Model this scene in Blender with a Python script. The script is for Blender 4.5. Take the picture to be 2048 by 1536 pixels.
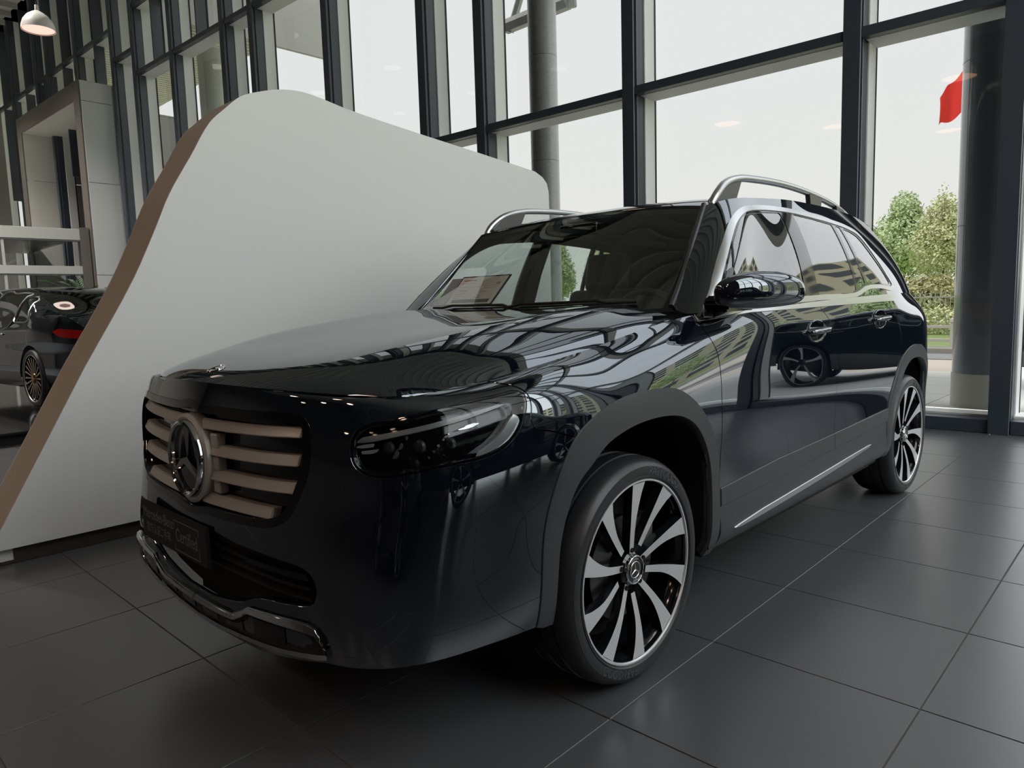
import bpy, bmesh, math, random
import numpy as np
from mathutils import Vector, Matrix, Euler
random.seed(7); RNG=np.random.default_rng(5)
for o in list(bpy.data.objects): bpy.data.objects.remove(o)
SC=bpy.context.scene; COL=SC.collection

# ================================================================= camera, sky, exposure
# metres; origin on the floor below the front wheel axis of the large car, +x = its nose, +y = its left side
def camera():
    yaw,pitch,roll=math.radians(-135.88495),math.radians(-6.32037),math.radians(-1.7427)
    f=Vector((math.cos(yaw)*math.cos(pitch),math.sin(yaw)*math.cos(pitch),math.sin(pitch)))
    r=Vector((math.sin(yaw),-math.cos(yaw),0)); u=r.cross(f)
    r2=r*math.cos(roll)+u*math.sin(roll); u2=-r*math.sin(roll)+u*math.cos(roll)
    c=bpy.data.cameras.new('camera'); o=bpy.data.objects.new('camera',c); COL.objects.link(o)
    M=Matrix((r2,u2,-f)).transposed().to_4x4(); M.translation=Vector((1.79848,2.11858,1.19275)); o.matrix_world=M
    c.sensor_fit='HORIZONTAL'; c.sensor_width=36; c.lens=1422.877/2048*36; c.clip_start=.05; c.clip_end=900
    SC.camera=o
camera()
def world():
    w=bpy.data.worlds.new('hazy_sky'); SC.world=w; w.use_nodes=True; nt=w.node_tree; n=nt.nodes; l=nt.links
    for k in list(n): n.remove(k)
    out=n.new('ShaderNodeOutputWorld'); bg=n.new('ShaderNodeBackground'); tc=n.new('ShaderNodeTexCoord'); sx=n.new('ShaderNodeSeparateXYZ')
    cr=n.new('ShaderNodeValToRGB'); l.new(tc.outputs['Generated'],sx.inputs[0]); l.new(sx.outputs[2],cr.inputs[0])
    cr.color_ramp.elements[0].color=(.93,.90,.84,1); cr.color_ramp.elements[0].position=0
    cr.color_ramp.elements[1].color=(.86,.89,.91,1); cr.color_ramp.elements[1].position=.9
    e=cr.color_ramp.elements.new(.25); e.color=(.88,.885,.875,1)
    l.new(cr.outputs[0],bg.inputs[0]); bg.inputs[1].default_value=SKY; l.new(bg.outputs[0],out.inputs[0])
SKY=5.6
world()
def sun():
    l=bpy.data.lights.new('hazy_sun','SUN'); l.energy=10.0; l.angle=math.radians(9); l.color=(1,.96,.88)
    o=bpy.data.objects.new('hazy_sun',l); COL.objects.link(o); d=Vector((math.cos(math.radians(-18))*math.cos(math.radians(66)),math.sin(math.radians(-18))*math.cos(math.radians(66)),math.sin(math.radians(66))))
    o.rotation_euler=d.to_track_quat('Z','Y').to_euler()
sun()
vs=SC.view_settings; SC.display_settings.display_device='sRGB'; vs.view_transform='Standard'; vs.look='None'; vs.gamma=1; vs.exposure=0; vs.use_curve_mapping=False
SC.render.film_transparent=False
SC.cycles.max_bounces=10; SC.cycles.transparent_max_bounces=24; SC.cycles.glossy_bounces=5; SC.cycles.diffuse_bounces=5
SC.cycles.caustics_reflective=False; SC.cycles.caustics_refractive=False

# ================================================================= materials
MATS={}
def mat(name,col,rough=.5,metal=0,spec=.5,ior=1.5,coat=0,bump=0,bscale=50,var=0,vscale=3,emit=None,es=1,coat_rough=.03,noise_rough=0):
    if name in MATS: return MATS[name]
    m=bpy.data.materials.new(name); MATS[name]=m; m.use_nodes=True; nt=m.node_tree; b=nt.nodes['Principled BSDF']
    b.inputs['Base Color'].default_value=(*col,1); b.inputs['Roughness'].default_value=rough; b.inputs['Metallic'].default_value=metal
    b.inputs['IOR'].default_value=ior; b.inputs['Specular IOR Level'].default_value=spec
    b.inputs['Coat Weight'].default_value=coat; b.inputs['Coat Roughness'].default_value=coat_rough
    if emit: b.inputs['Emission Color'].default_value=(*emit,1); b.inputs['Emission Strength'].default_value=es
    if bump or var or noise_rough:
        tc=nt.nodes.new('ShaderNodeTexCoord'); mp=nt.nodes.new('ShaderNodeMapping'); nt.links.new(tc.outputs['Object'],mp.inputs[0])
        if bump:
            nz=nt.nodes.new('ShaderNodeTexNoise'); nz.inputs['Scale'].default_value=bscale; nz.inputs['Detail'].default_value=4
            bp=nt.nodes.new('ShaderNodeBump'); bp.inputs['Strength'].default_value=bump; bp.inputs['Distance'].default_value=.002
            nt.links.new(mp.outputs[0],nz.inputs['Vector']); nt.links.new(nz.outputs[0],bp.inputs['Height']); nt.links.new(bp.outputs[0],b.inputs['Normal'])
        if var:
            n2=nt.nodes.new('ShaderNodeTexNoise'); n2.inputs['Scale'].default_value=vscale; n2.inputs['Detail'].default_value=6
            mx=nt.nodes.new('ShaderNodeMix'); mx.data_type='RGBA'
            mx.inputs[6].default_value=(*[c*(1-var) for c in col],1); mx.inputs[7].default_value=(*[min(1,c*(1+var)) for c in col],1)
            nt.links.new(mp.outputs[0],n2.inputs['Vector']); nt.links.new(n2.outputs[0],mx.inputs[0]); nt.links.new(mx.outputs[2],b.inputs['Base Color'])
        if noise_rough:
            n3=nt.nodes.new('ShaderNodeTexNoise'); n3.inputs['Scale'].default_value=vscale*1.7; n3.inputs['Detail'].default_value=5
            mr=nt.nodes.new('ShaderNodeMapRange'); mr.inputs[3].default_value=rough-noise_rough; mr.inputs[4].default_value=rough+noise_rough
            nt.links.new(mp.outputs[0],n3.inputs['Vector']); nt.links.new(n3.outputs[0],mr.inputs[0]); nt.links.new(mr.outputs[0],b.inputs['Roughness'])
    return m
def glassmat(name,tint,ior=1.5,rough=0,dim=0.0):
    """thin pane: straight-through tinted transmission plus mirror reflection by Fresnel"""
    if name in MATS: return MATS[name]
    m=bpy.data.materials.new(name); MATS[name]=m; m.use_nodes=True; nt=m.node_tree; n=nt.nodes; l=nt.links
    for k in list(n): n.remove(k)
    out=n.new('ShaderNodeOutputMaterial'); mx=n.new('ShaderNodeMixShader'); t=n.new('ShaderNodeBsdfTransparent'); g=n.new('ShaderNodeBsdfGlossy'); f=n.new('ShaderNodeFresnel')
    t.inputs[0].default_value=(*tint,1); g.inputs['Roughness'].default_value=rough; g.inputs[0].default_value=(1,1,1,1); f.inputs[0].default_value=ior
    ge=n.new('ShaderNodeNewGeometry'); mr=n.new('ShaderNodeMapRange'); mr.inputs[3].default_value=ior; mr.inputs[4].default_value=1/ior   # same pane seen from either side
    l.new(ge.outputs['Backfacing'],mr.inputs[0]); l.new(mr.outputs[0],f.inputs[0])
    l.new(f.outputs[0],mx.inputs[0]); l.new(t.outputs[0],mx.inputs[1]); l.new(g.outputs[0],mx.inputs[2]); l.new(mx.outputs[0],out.inputs[0])
    return m
PAINT=mat('black_paint',(.0035,.0048,.009),rough=.012,ior=2.35)
PAINT.node_tree.nodes['Principled BSDF'].inputs['Specular Tint'].default_value=(.84,.92,1,1)
GLOSSBLK=mat('gloss_black',(.004,.004,.005),rough=.06)
SATIN=mat('satin_cladding',(.045,.048,.053),rough=.42,bump=.15,bscale=900)
MATTE=mat('matte_black',(.006,.006,.007),rough=.7)
MESHBLK=mat('inner_black',(.004,.004,.005),rough=.9)
CHROME=mat('chrome',(.62,.63,.64),rough=.06,metal=1)
ALU=mat('satin_aluminium',(.55,.56,.57),rough=.28,metal=1)
SLAT=mat('warm_grey_slat',(.50,.49,.46),rough=.40,metal=.45)
MACH=mat('machined_face',(.74,.75,.77),rough=.34,metal=.55)
RIMBLK=mat('rim_black',(.006,.007,.009),rough=.12,coat=.5)
RUBBER=mat('tyre_rubber',(.022,.023,.026),rough=.38,bump=.2,bscale=300)
TXT=mat('raised_rubber',(.07,.073,.08),rough=.5)
LEATHER=mat('dark_leather',(.012,.012,.014),rough=.5,bump=.2,bscale=400)
LINER=mat('dark_headliner',(.075,.078,.082),rough=.9)
GLASSW=glassmat('windscreen_glass',(.91,.97,.95),ior=1.9)
GLASSS=glassmat('side_glass',(.86,.93,.91),ior=2.3)
GLASSP=glassmat('privacy_glass',(.74,.80,.78),ior=2.3)
LENS=glassmat('lamp_lens',(.80,.82,.84),ior=1.27)
RED=mat('red_lens',(.35,.005,.008),rough=.1,coat=.6)
PRINT=mat('grey_print',(.16,.165,.17),rough=.5)

# ================================================================= objects
def link(o,parent=None):
    COL.objects.link(o)
    if parent is not None: o.parent=parent
    return o
def rawmesh(name,V,F,mats,N=None,mi=None,smooth=False):
    me=bpy.data.meshes.new(name); me.from_pydata([tuple(v) for v in V],[],[tuple(f) for f in F])
    for m in (mats if isinstance(mats,(list,tuple)) else [mats]): me.materials.append(m)
    if mi is not None: me.polygons.foreach_set('material_index',mi)
    if smooth or N is not None: me.polygons.foreach_set('use_smooth',[True]*len(me.polygons))
    if N is not None: me.normals_split_custom_set_from_vertices([tuple(n) for n in N])
    me.update(); return me
def obj(name,me,parent=None,loc=None,rot=None,label=None,kind=None):
    o=bpy.data.objects.new(name,me)
    if loc is not None: o.location=loc
    if rot is not None: o.rotation_euler=rot
    if label: o['label']=label
    if kind: o['kind']=kind
    return link(o,parent)
def surf(name,S,m,parent=None,label=None,fl=0.0,kind=None):
    if fl: S=flange(S,fl)
    return obj(name,rawmesh(name,S.V,S.F,m,N=S.N),parent,label=label,kind=kind)
def thing(name,label,cat,loc=(0,0,0),rot=(0,0,0),group=None):
    o=bpy.data.objects.new(name,None); o.location=loc; o.rotation_euler=rot; o.empty_display_size=.1; link(o)
    o['label']=label; o['category']=cat
    if group: o['group']=group
    return o
def tag(o,label,cat,group=None):
    o['label']=label; o['category']=cat
    if group: o['group']=group
    return o
def bevbox(x0,x1,y0,y1,z0,z1,b=.004,seg=1):
    bm=bmesh.new(); bmesh.ops.create_cube(bm,size=1)
    for v in bm.verts: v.co=Vector((x0 if v.co.x<0 else x1,y0 if v.co.y<0 else y1,z0 if v.co.z<0 else z1))
    if b: bmesh.ops.bevel(bm,geom=bm.edges[:]+bm.verts[:],offset=b,segments=seg,affect='EDGES',profile=.5)
    return bm
def bmobj(name,bm,m,parent=None,loc=None,rot=None,label=None,kind=None,smooth=False):
    me=bpy.data.meshes.new(name); bm.normal_update(); bm.to_mesh(me); bm.free()
    for k in (m if isinstance(m,(list,tuple)) else [m]): me.materials.append(k)
    if smooth: me.polygons.foreach_set('use_smooth',[True]*len(me.polygons))
    return obj(name,me,parent,loc,rot,label,kind)
def box(name,x0,x1,y0,y1,z0,z1,m,parent=None,b=.004,**k):
    return bmobj(name,bevbox(min(x0,x1),max(x0,x1),min(y0,y1),max(y0,y1),min(z0,z1),max(z0,z1),b),m,parent,**k)
def lathe_mesh(prof,n=64,axis='z',mats=None,closed=False):
    """prof: list of (r,h)"""
    V=[];F=[];k=len(prof)
    for i in range(n):
        a=2*math.pi*i/n; c,s=math.cos(a),math.sin(a)
        for r,h in prof:
            V.append((r*c,r*s,h) if axis=='z' else (r*c,h,r*s))
    for i in range(n):
        j=(i+1)%n
        for q in range(k-1 if not closed else k):
            a,b=q,(q+1)%k
            f=(i*k+a,j*k+a,j*k+b,i*k+b); F.append(f if axis=='z' else f[::-1])
    return V,F
def lathe(name,prof,m,parent=None,n=64,axis='z',loc=None,rot=None,label=None,smooth=True,auto=True):
    V,F=lathe_mesh(prof,n,axis)
    me=rawmesh(name,V,F,m,smooth=smooth)
    o=obj(name,me,parent,loc,rot,label)
    if smooth and auto: sharp(me,35)
    return o
def sharp(me,deg):
    bm=bmesh.new(); bm.from_mesh(me); bmesh.ops.remove_doubles(bm,verts=bm.verts,dist=1e-6)
    bmesh.ops.recalc_face_normals(bm,faces=bm.faces)
    lim=math.radians(deg)
    for e in bm.edges:
        e.smooth=not(len(e.link_faces)==2 and e.calc_face_angle(0)>lim)
    for f in bm.faces: f.smooth=True
    bm.to_mesh(me); bm.free()
def tube(pts,r,n=10,closed=False,flat=1.0,up=(0,0,1)):
    """sweep a circle (radius r or list) along pts"""
    P=[Vector(p) for p in pts]; m=len(P); V=[];F=[]
    R=r if isinstance(r,(list,tuple)) else [r]*m
    for i in range(m):
        if closed: t=P[(i+1)%m]-P[i-1]
        else: t=P[min(i+1,m-1)]-P[max(i-1,0)]
        t.normalize(); s=t.cross(Vector(up)); 
        if s.length<1e-4: s=t.cross(Vector((1,0,0)))
        s.normalize(); u=s.cross(t)
        for k in range(n):
            a=2*math.pi*k/n; V.append(P[i]+(s*math.cos(a)+u*math.sin(a)*flat)*R[i])
    for i in range(m if closed else m-1):
        j=(i+1)%m
        for k in range(n):
            l=(k+1)%n; F.append((i*n+k,i*n+l,j*n+l,j*n+k))
    if not closed: F.append(tuple(range(n))[::-1]); F.append(tuple((m-1)*n+k for k in range(n)))
    return V,F
def tubeobj(name,pts,r,m,parent=None,n=10,closed=False,flat=1.0,up=(0,0,1),label=None,kind=None):
    V,F=tube(pts,r,n,closed,flat,up); me=rawmesh(name,V,F,m,smooth=True); sharp(me,50); return obj(name,me,parent,label=label,kind=kind)
def prism(poly,h0,h1,axis='y'):
    """extrude a 2D polygon (a,b) between h0 and h1 along axis; (a,b)=(x,z) for y, (x,y) for z, (y,z) for x"""
    def P(a,b,h): return {'y':(a,h,b),'z':(a,b,h),'x':(h,a,b)}[axis]
    n=len(poly); V=[P(a,b,h0) for a,b in poly]+[P(a,b,h1) for a,b in poly]
    F=[tuple(range(n)),tuple(range(2*n-1,n-1,-1))]+[(i,i+n,(i+1)%n+n,(i+1)%n) for i in range(n)]
    return V,F
def fix(me):
    bm=bmesh.new(); bm.from_mesh(me); bmesh.ops.recalc_face_normals(bm,faces=bm.faces); bm.to_mesh(me); bm.free()
def prismobj(name,poly,h0,h1,m,parent=None,axis='y',bev=0,label=None,kind=None):
    V,F=prism(poly,h0,h1,axis); me=rawmesh(name,V,F,m); fix(me)
    if bev:
        bm=bmesh.new(); bm.from_mesh(me); bmesh.ops.bevel(bm,geom=[e for e in bm.edges if len(e.link_faces)==2 and e.calc_face_angle(0)>.6],offset=bev,segments=2,affect='EDGES'); bm.to_mesh(me); bm.free()
    return obj(name,me,parent,label=label,kind=kind)
def textmesh(s,size,m,font_cjk=False,extrude=.0008,align='CENTER'):
    cu=bpy.data.curves.new('t','FONT'); cu.body=s; cu.size=size; cu.extrude=extrude; cu.align_x=align; cu.align_y='CENTER'
    o=bpy.data.objects.new('t',cu); COL.objects.link(o); bpy.context.view_layer.update()
    me=bpy.data.meshes.new_from_object(o.evaluated_get(bpy.context.evaluated_depsgraph_get()))
    bpy.data.objects.remove(o); me.materials.clear(); me.materials.append(m); return me
def dup(o,parent=None,**k):
    c=o.copy(); COL.objects.link(c)
    if parent is not None: c.parent=parent
    return c
KIDS={}
def duptree(root,loc,rot=None,label=None):
    kids={}
    for o in bpy.data.objects:
        if o.parent: kids.setdefault(o.parent.name,[]).append(o)
    def rec(o,par):
        c=o.copy(); COL.objects.link(c)
        if par is not None: c.parent=par
        for k in kids.get(o.name,[]): rec(k,c)
        return c
    c=rec(root,None); c.location=loc
    if rot is not None: c.rotation_euler=rot
    if label: c['label']=label
    return c

# ---------------------------------------------------------------- numeric surface tools
def nat(knots, pts, q):
    """natural cubic spline through pts (n,k) at knots, evaluated at q"""
    n=len(knots); h=np.diff(knots); A=np.zeros((n,n)); B=np.zeros((n,pts.shape[1]))
    A[0,0]=A[-1,-1]=1
    for i in range(1,n-1):
        A[i,i-1]=h[i-1]; A[i,i]=2*(h[i-1]+h[i]); A[i,i+1]=h[i]
        B[i]=6*((pts[i+1]-pts[i])/h[i]-(pts[i]-pts[i-1])/h[i-1])
    M=np.linalg.solve(A,B)
    k=np.clip(np.searchsorted(knots,q,side='right')-1,0,n-2)
    t0=(knots[k+1]-q)[:,None]; t1=(q-knots[k])[:,None]; H=h[k][:,None]
    return M[k]*t0**3/(6*H)+M[k+1]*t1**3/(6*H)+(pts[k]/H-M[k]*H/6)*t0+(pts[k+1]/H-M[k+1]*H/6)*t1
class Surf:
    def __init__(s,V,N,A,F): s.V=V; s.N=N; s.A=A; s.F=F   # F: list of index tuples
def knots_of(C):
    d=np.linalg.norm(np.diff(C,axis=1),axis=2).mean(0); return np.concatenate([[0],np.cumsum(d)])
def patch(C, nu, nv, symv=False, exA=0, exB=0):
    """C[row,col,3]; rows -> v, cols -> u. symv: mirror the columns across y=0 (col 0 on y=0)"""
    C=np.array(C,float)
    if symv: C=np.concatenate([C[:,:0:-1]*np.array([1,-1,1]),C],1)
    k_=np.array([1,-1,1]); n0=C.shape[1]
    if exA: C=np.concatenate([C[:,exA:0:-1]*k_,C],1)
    if exB: C=np.concatenate([C,C[:,-2:-2-exB:-1]*k_],1)
    ku=knots_of(C); kv=knots_of(np.swapaxes(C,0,1)); ku=ku-ku[exA]
    qu=np.linspace(0,ku[exA+n0-1],nu); qv=np.linspace(kv[0],kv[-1],nv)
    T=np.stack([nat(ku,C[r],qu) for r in range(C.shape[0])])       # rows,nu,3
    G=np.stack([nat(kv,T[:,i],qv) for i in range(nu)],1)           # nv,nu,3
    du=np.gradient(G,axis=1); dv=np.gradient(G,axis=0)
    Nn=np.cross(du,dv); Nn/=np.linalg.norm(Nn,axis=2,keepdims=True)+1e-12
    if exA: G[:,0,1]=0; Nn[:,0,1]=0
    if exB: G[:,-1,1]=0; Nn[:,-1,1]=0
    U,W=np.meshgrid(qu-(ku[len(ku)//2] if symv else 0),qv)
    idx=np.arange(nu*nv).reshape(nv,nu)
    a=idx[:-1,:-1].ravel(); b=idx[:-1,1:].ravel(); c=idx[1:,1:].ravel(); d=idx[1:,:-1].ravel()
    return Surf(G.reshape(-1,3),Nn.reshape(-1,3),np.stack([U.ravel(),W.ravel()],1),list(zip(a.tolist(),b.tolist(),c.tolist(),d.tolist())))
def orient(S,out):
    """flip so that normals point away from point out"""
    m=((S.V-np.array(out))*S.N).sum(1).mean()
    if m<0: S.N=-S.N; S.F=[f[::-1] for f in S.F]
    return S
def compact(S):
    used=np.zeros(len(S.V),bool)
    for f in S.F:
        for i in f: used[i]=True
    m=np.cumsum(used)-1
    return Surf(S.V[used],S.N[used],S.A[used],[tuple(int(m[i]) for i in f) for f in S.F])
def clip(S,fn):
    f=fn(S)
    f=np.where(np.abs(f)<1e-6,1e-6,f)
    V=list(S.V);N=list(S.N);A=list(S.A);cache={};out=[];pos=(f>0)
    P=pos.tolist()
    for face in S.F:
        n=sum(P[i] for i in face)
        if n==len(face): out.append(face); continue
        if n==0: continue
        new=[]
        L=len(face)
        for k in range(L):
            i=face[k]; j=face[(k+1)%L]
            if P[i]: new.append(i)
            if P[i]!=P[j]:
                key=(i,j) if i<j else (j,i)
                if key not in cache:
                    a,b=key; t=f[a]/(f[a]-f[b])
                    cache[key]=len(V)
                    V.append(S.V[a]*(1-t)+S.V[b]*t); nn=S.N[a]*(1-t)+S.N[b]*t; N.append(nn/np.linalg.norm(nn)); A.append(S.A[a]*(1-t)+S.A[b]*t)
                new.append(cache[key])
        if len(new)>=3: out.append(tuple(new))
    return compact(Surf(np.array(V),np.array(N),np.array(A),out))
def sdpoly(P,poly,closed=True):
    """signed distance (positive inside) of points P (n,2) to polygon"""
    poly=np.array(poly,float); a=poly; b=np.roll(poly,-1,0)
    if not closed: a=poly[:-1]; b=poly[1:]
    best=np.full(len(P),1e9); ins=np.zeros(len(P),bool)
    for (p,q) in zip(a,b):
        e=q-p; w=P-p; t=np.clip((w@e)/(e@e+1e-15),0,1)
        d=((w-t[:,None]*e)**2).sum(1); best=np.minimum(best,d)
        c=((p[1]>P[:,1])!=(q[1]>P[:,1]))
        with np.errstate(divide='ignore',invalid='ignore'):
            xx=(q[0]-p[0])*(P[:,1]-p[1])/(q[1]-p[1]+1e-15)+p[0]
        ins^=c&(P[:,0]<xx)
    d=np.sqrt(best)
    return np.where(ins,d,-d) if closed else d
def sideof(P,line):
    """signed distance to an open polyline, positive on its left (end segments extended)"""
    line=np.array(line,float); l=line.copy()
    l[0]=line[0]+(line[0]-line[1])*30; l[-1]=line[-1]+(line[-1]-line[-2])*30
    best=np.full(len(P),1e9); sg=np.ones(len(P)); pp=np.zeros(len(P))
    for p,q in zip(l[:-1],l[1:]):
        e=q-p; w=P-p; t=np.clip((w@e)/(e@e),0,1)
        r=w-t[:,None]*e; d=(r**2).sum(1); c=e[0]*w[:,1]-e[1]*w[:,0]
        h=np.abs(c)/np.sqrt(e@e); m=(d<best-1e-10)|((d<best+1e-10)&(h>pp)); best=np.where(m,d,best); pp=np.where(m,h,pp); sg=np.where(m,np.sign(c),sg)
    return sg*np.sqrt(best)
def crv(pts,n=6,closed=False):
    """smooth a 2D/3D polyline (centripetal-ish Catmull-Rom)"""
    p=np.array(pts,float); m=len(p); out=[]
    rng=range(m) if closed else range(m-1)
    for i in rng:
        if closed: a,b,c,d=p[i-1],p[i],p[(i+1)%m],p[(i+2)%m]
        else: a=p[i-1] if i>0 else 2*p[0]-p[1]; b=p[i]; c=p[i+1]; d=p[i+2] if i+2<m else 2*p[-1]-p[-2]
        lb=np.linalg.norm(c-b)+1e-9; l0=np.linalg.norm(b-a)+1e-9; l1=np.linalg.norm(d-c)+1e-9
        m0=((b-a)/l0+(c-b)/lb)/2*lb; m1=((c-b)/lb+(d-c)/l1)/2*lb
        for k in range(n):
            t=k/n; out.append((2*t**3-3*t**2+1)*b+(t**3-2*t**2+t)*m0+(-2*t**3+3*t**2)*c+(t**3-t**2)*m1)
    if not closed: out.append(p[-1])
    return np.array(out)
def offset(S,d): return Surf(S.V+S.N*d,S.N,S.A,S.F)
def mirror(S):
    k=np.array([1,-1,1]); return Surf(S.V*k,S.N*k,S.A*np.array([-1,1]),[f[::-1] for f in S.F])
def join(*L):
    V=[];N=[];A=[];F=[];o=0
    for s in L:
        V.append(s.V);N.append(s.N);A.append(s.A);F+=[tuple(i+o for i in f) for f in s.F];o+=len(s.V)
    return Surf(np.concatenate(V),np.concatenate(N),np.concatenate(A),F)
def border(S):
    E={}
    for f in S.F:
        for k in range(len(f)):
            i,j=f[k],f[(k+1)%len(f)]
            if (j,i) in E: E[(j,i)]=0
            else: E[(i,j)]=E.get((i,j),0)+1
    return [e for e,c in E.items() if c>0]
def flange(S,depth,skip0=True,rim=.0015):
    """turn the open border inwards so that the sheet shows a thickness"""
    B=border(S); V=[];N=[];F=[];o=len(S.V)
    if skip0: B=[(i,j) for i,j in B if not(abs(S.V[i][1])<1e-4 and abs(S.V[j][1])<1e-4)]
    for i,j in B:
        a,b=S.V[i],S.V[j]; na,nb=S.N[i],S.N[j]
        t=b-a; L=np.linalg.norm(t)
        if L<1e-7: continue
        n=np.cross(t/L,(na+nb)/2); n/=np.linalg.norm(n)+1e-9
        k=o+len(V)
        V+=[a,b,b-nb*depth,a-na*depth]; n0=(n+(na+nb)/2); n0/=np.linalg.norm(n0)
        N+=[n0,n0,n,n]; F.append((k+1,k,k+3,k+2))
    if not V: return S
    return Surf(np.concatenate([S.V,np.array(V)]),np.concatenate([S.N,np.array(N)]),np.concatenate([S.A,np.zeros((len(V),2))]),S.F+F)

# ---------------------------------------------------------------- the body surfaces of the car
GB=[(-.47,.735,1.165),(-.44,.845,1.137),(-.75,.885,1.147),(-1.1,.89,1.158),(-1.5,.892,1.17),(-1.95,.89,1.182),(-2.4,.885,1.19),(-2.8,.863,1.195),(-3.12,.812,1.198),(-3.32,.73,1.2),(-3.43,.59,1.2),(-3.49,.34,1.2),(-3.51,0,1.2)]
GT=[(-.86,.65,1.568),(-.95,.68,1.592),(-1.2,.695,1.622),(-1.5,.70,1.64),(-1.8,.70,1.645),(-2.1,.70,1.642),(-2.4,.695,1.63),(-2.68,.672,1.61),(-2.89,.637,1.588),(-3.0,.575,1.575),(-3.06,.46,1.57),(-3.10,.25,1.57),(-3.11,0,1.57)]
def green_ctrl():
    rows=[]
    for t in (0,.25,.5,.75,1):
        r=[]
        for i,(b,c) in enumerate(zip(GB,GT)):
            b=np.array(b);c=np.array(c);p=b*(1-t)+c*t
            if i<=8: n=np.array([0,1,.4])
            elif i==9: n=np.array([-.6,.8,.4])
            else: n=np.array([-1,.2,.3])
            r.append(p+n*.022*4*t*(1-t)*(0 if i==0 else 1))
        rows.append(r)
    return rows
BASE=[(.985,0),(.975,.22),(.95,.42),(.905,.58),(.845,.70),(.76,.79),(.64,.85),(.50,.885),(.30,.905),(.10,.912),(-.15,.915),(-.42,.915),(-.8,.916),(-1.3,.917),(-1.8,.917),(-2.25,.915),(-2.6,.915),(-2.95,.908),(-3.24,.885),(-3.44,.815),(-3.56,.68),(-3.63,.43),(-3.65,0)]
TOP=[(.955,0,1.0),(.948,.20,.998),(.925,.38,.992),(.88,.54,.985),(.81,.655,.978),(.71,.715,.98),(.60,.745,.987),(.48,.77,1.0),(.30,.785,1.025),(.10,.79,1.052),(-.12,.80,1.09),(-.40,.835,1.135),(-.8,.885,1.149),(-1.3,.891,1.164),(-1.8,.891,1.178),(-2.25,.887,1.187),(-2.6,.879,1.193),(-2.95,.842,1.196),(-3.15,.80,1.198),(-3.32,.73,1.2),(-3.43,.59,1.2),(-3.49,.34,1.2),(-3.51,0,1.2)]
def shell_ctrl():
    zn=[.20,.27,.36,.48,.60,.72,.82,.89,.935,.968]; zs=[.27,.33,.42,.52,.62,.74,.86,.96,1.03,1.085]
    zf=[.27,.33,.42,.52,.62,.74,.84,.915,.975,1.02]
    inn=[.06,.025,.006,0,0,0,0,0,0,0]; ins=[.055,.022,.010,.012,.009,0,0,0,0,0]
    wn=[0,0,0,0,0,0,.06,.2,.42,.70]; ws=[0,0,0,0,0,0,0,.03,.10,.28]; wf=[0,0,0,0,0,0,.02,.09,.26,.55]
    n=len(BASE); rows=[]
    B=np.array(BASE); tan=np.gradient(B,axis=0); nor=np.stack([-tan[:,1],tan[:,0]],1); nor/=np.linalg.norm(nor,axis=1,keepdims=True)
    nor=-nor
    for r in range(10):
        row=[]
        for c in range(n):
            if c<=4: a=0.
            elif c<8: a=(c-4)/4.
            else: a=1.
            if c<=9: d=0.
            elif c<12: d=(c-9)/3.
            else: d=1.
            mix=lambda N_,F_,S_: (N_*(1-a)+F_*a)*(1-d)+S_*d
            z=mix(zn[r],zf[r],zs[r]); i=mix(inn[r],ins[r],ins[r]); w=mix(wn[r],wf[r],ws[r])
            if c>=19:
                k=(c-18)/4.; w=w*(1-k)+k*[0,0,0,0,0,0,.05,.15,.4,.75][r]
            b=B[c]; t=np.array(TOP[c][:2]); q=b*(1-w)+t*w
            q=q+nor[c]*i*(-1)
            if c<9:   # fuller lower bumper corners
                full=[.045,.052,.055,.045,.030,.014,.01,.006,0,0][r]*[.35,.45,.75,1.05,1.15,.9,.45,.15,0][c]
                q=q+np.array([.80,.45 if c else 0])*full
            # keep z below the top
            row.append((q[0],q[1],min(z,TOP[c][2]-.012*(10-r))))
        rows.append(row)
    rows.append([TOP[c] for c in range(n)])
    return rows
def wsh_ctrl():
    return [[(-.33,0,1.150),(-.345,.25,1.152),(-.395,.5,1.158),(-.47,.735,1.165)],
            [(-.53,0,1.305),(-.54,.24,1.302),(-.575,.48,1.30),(-.605,.705,1.285)],
            [(-.74,0,1.465),(-.745,.23,1.46),(-.755,.46,1.445),(-.735,.675,1.425)],
            [(-.955,0,1.612),(-.95,.22,1.608),(-.92,.44,1.595),(-.86,.65,1.568)]]
def roof_ctrl():
    rows=[]
    H=[.044,.040,.036,.032,.03,.03,.03,.03,.03,.022,.012]
    T=list(GT[:9])+[(-3.01,.57,1.572),(-3.07,.52,1.562)]
    cx=[-.955,-1.03,-1.22,-1.5,-1.8,-2.1,-2.4,-2.7,-2.92,-3.04,-3.10]
    for i,t in enumerate(T):
        r=[]
        for f in (0,.3,.6,.8,.93,1):
            x=cx[i]+(t[0]-cx[i])*f**2; r.append((x,t[1]*f,t[2]+H[i]*(1-f**2.4)))
        rows.append(r)
    return rows
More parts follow.
